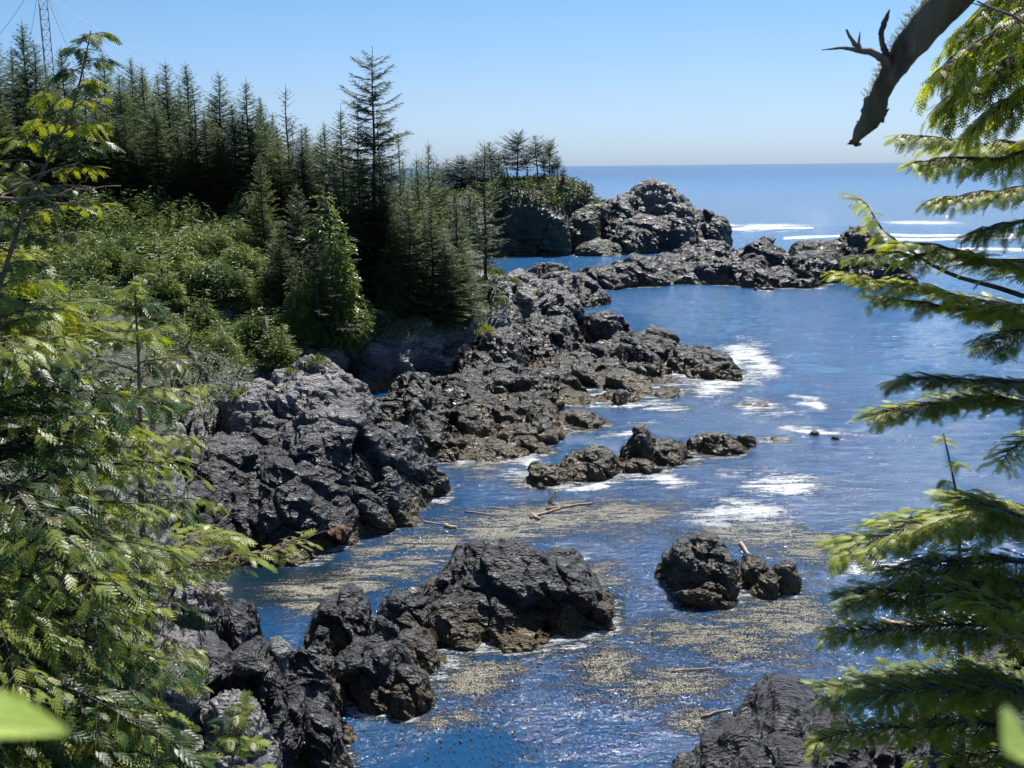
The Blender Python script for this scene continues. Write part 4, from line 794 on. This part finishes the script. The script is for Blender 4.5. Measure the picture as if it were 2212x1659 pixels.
stick([(1862, 108, 4.), (1846, 95, 3.98), (1836, 80, 3.97), (1828, 63, 3.97)], [5, 5, 3, 2], mt=M_twig); stick([(1858, 106, 4.), (1855, 92, 4.), (1858, 68, 4.)], [4, 3, .6]); stick([(1900, 262, 4.1), (1870, 255, 4.1), (1876, 215, 4.1), (1892, 205, 4.1)], [14, 12, 9, 3])
stick([(1900, 262, 4.1), (1915, 240, 4.1), (1921, 234, 4.1)], [8, 3, 1]); stick([(1885, 240, 4.1), (1862, 268, 4.1), (1850, 262, 4.1)], [10, 5, 1])
k_ = rr.integers(8, 44, 420); a_ = P[k_] + np.array([-.75, 0, .65]) * rad[k_][:, None] * rr.uniform(.8, 1.05, 420)[:, None] + rr.normal(0, .008, (420, 3))
V, F = place(SPR, SPRF, a_, np.stack([rr.normal(-.6, .5, 420), rr.normal(0, .6, 420), rr.normal(.6, .5, 420)], 1), rr.normal(0, 1, (420, 3)), rr.uniform(.008, .026, 420)); mesh_np('moss', V, F, M_moss, root)
tag(root, 'thick snapped dead limb hanging in from the top right against the sky', 'branch')
root = empty('bare_branch', c(2260, 80, 5.5)); o0 = np.array(root.location)
for pts, rads in [([(2260, 80, 5.5), (2190, 35, 5.5), (2130, 12, 5.5), (2110, 2, 5.5)], [5, 4, 3, 2]), ([(2150, 20, 5.5), (2120, 12, 5.5), (2090, 4, 5.5)], [3, 2, 1]), ([(2212, -10, 5.5), (2170, 15, 5.5), (2130, 50, 5.5)], [2, 2, 1])]:
    stick(pts, rads, 5, .1, 'twig')
tag(root, 'thin bare twig crossing the sky beside the thick dead limb', 'branch')
# two out-of-focus leaves close to the camera
def leaf(name, cu, cv, rr_, ln, wd, rz, tilt, mat, label):
    U_, Vv = np.meshgrid(np.linspace(0, 1, 21), np.linspace(-1, 1, 9), indexing='ij'); pr = np.sin(np.clip(U_ ** .8, 0, 1) * math.pi) ** .8
    X = U_ * ln - ln / 2; Y = Vv * pr * wd / 2; Z = .12 * wd * np.abs(Vv) * pr - .25 * ln * (U_ - .5) ** 2 + .01 * wd * np.sin(U_ * 60) * np.abs(Vv)
    ii = np.arange(21 * 9).reshape(21, 9); f = np.stack([ii[:-1, :-1], ii[1:, :-1], ii[1:, 1:], ii[:-1, 1:]], -1).reshape(-1, 4)
    pr_ = D3(cu, cv, rr_); root = empty(name, pr_); o = mesh_np('blade', np.stack([X, Y, Z], -1).reshape(-1, 3), f, mat, root, True)
    V, F = tube(np.array([[-ln * .75, 0, -.07 * ln], [-ln / 2, 0, -.06 * ln], [0, 0, 0.0004], [ln * .5, 0, -.06 * ln]]), [.0006, .0006, .0005, .0002], 5); mesh_np('midrib', V, F, mat, root, True)
    root.rotation_euler = (tilt[0], tilt[1], rz); return tag(root, label, 'leaf')
M_lf = leaf_mat('leaf_near', (.15, .26, .05), (.34, .44, .16), .4, .35, .5, 0, 60)
leaf('leaf', -28, 1560, .42, .055, .030, R(5), (R(-62), R(5)), M_lf, 'blurred bright green leaf close to the camera at the bottom left edge')
leaf('leaf', 2215, 1615, .40, .036, .026, R(80), (R(50), R(30)), M_lf, 'blurred lime green leaf close to the camera at the bottom right edge')

# ------------------------------------------------------------------ driftwood and floating bits
logs = [(1187, 1085, 1210, 1062, .10, 'reddish-brown log end tilted up beside the reef foot'), (1145, 1118, 1210, 1098, .07, 'pale driftwood pole, left one of the crossed poles in the kelp raft'), (1180, 1100, 1278, 1088, .08, 'long tan driftwood pole lying across the kelp raft'),
        (1150, 1112, 1165, 1122, .09, 'short pale driftwood stub beneath the crossed poles'), (960, 1138, 985, 1142, .12, 'short fat white driftwood piece close to the big outcrop'), (915, 1128, 955, 1133, .05, 'thin pale stick afloat next to the big outcrop'),
        (1450, 1450, 1560, 1442, .03, 'long thin pale stick afloat in front of the corner rock'), (1515, 1548, 1580, 1532, .045, 'crooked pale branch afloat at the edge of the corner rock'), (1600, 1175, 1618, 1200, .10, 'orange-brown log behind the rounded weedy rock'),
        (1900, 1345, 1990, 1362, .16, 'large driftwood log seen between the right-hand hemlock boughs'), (1360, 1585, 1390, 1590, .02, 'small twig afloat near the bottom edge'), (1060, 1095, 1110, 1103, .03, 'thin pale stick among kelp left of the crossed poles'), (1005, 1105, 1060, 1112, .04, 'pale stick afloat right of the big outcrop')]
for k, (u0, v0, u1, v1, rd, lab) in enumerate(logs):
    a, b = W(u0, v0, .03), W(u1, v1, .03)
    if k == 0: b = a + np.array([.35, -.1, .55])
    q = np.linspace(0, 1, 9)[:, None]; m_ = (a + b) / 2; P = a + (b - a) * q - m_; P[1:-1] += rr.normal(0, rd * .25, (7, 3)) * [1, 1, .3]
    V, F = tube(P, rd * np.linspace(1, .6, 9), 8, .12, k); tag(mesh_np('driftwood_log', V, F, M_drift, None, True, loc=m_ + [0, 0, rd * .3]), lab, 'log' if rd > .05 else 'stick')
# kelp floats and fronds: small dark bulbs with blades, far too many to count
n = 2600; uu = np.concatenate([rr.normal(1450, 330, 1500), rr.uniform(850, 1900, 700), rr.normal(1100, 150, 400)]); vv = np.concatenate([rr.normal(1390, 120, 1500), rr.uniform(1040, 1650, 700), rr.normal(1580, 60, 400)])
ok = (vv > 1040) & (vv < 1680); pts = np.array([W(a, b, 0) for a, b in zip(uu[ok], vv[ok])]); g_ = ground(pts[:, 0], pts[:, 1]); pts = pts[g_ < -1.2]
oct_ = np.array([[1, 0, 0], [-1, 0, 0], [0, 1, 0], [0, -1, 0], [0, 0, 1], [0, 0, -1.]]); of = np.array([[0, 2, 4], [2, 1, 4], [1, 3, 4], [3, 0, 4], [2, 0, 5], [1, 2, 5], [3, 1, 5], [0, 3, 5]])
k = len(pts); sz = rr.uniform(.012, .04, k); A_ = rr.uniform(0, 6.28, k)
V1 = (oct_[None] * sz[:, None, None] + pts[:, None] + [0, 0, .045]).reshape(-1, 3); F1 = (of[None] + (np.arange(k) * 6)[:, None, None]).reshape(-1, 3)
bl = np.array([[0, -.12, 0], [0, .12, 0], [1, .16, .03], [1, -.1, .03], [2.1, .0, 0.]]); bf = np.array([[0, 1, 2], [0, 2, 3], [3, 2, 4]])
V2, F2 = place(bl, bf, pts + [0, 0, .05], np.stack([np.cos(A_), np.sin(A_), 0 * A_], 1), np.tile([0, 0, 1.], (k, 1)), rr.uniform(.03, .09, k))
t = NT('kelp_blades'); t.l(t.mix(t.ramp(t.noise(t.n('ShaderNodeNewGeometry').outputs['Position'], 1.5, 2), .4, .6), (.02, .012, .008), (.09, .05, .015)), t.b.inputs['Base Color']); t.b.inputs['Roughness'].default_value = .3
tag(mesh_np('floating_kelp', np.concatenate([V1, V2]), np.concatenate([F1, F2 + len(V1)]), t.m), 'scattered dark kelp floats and brown fronds drifting on the blue water', 'kelp', None, 'stuff')
for o in bpy.data.objects:
    if '_h' in o: del o['_h']
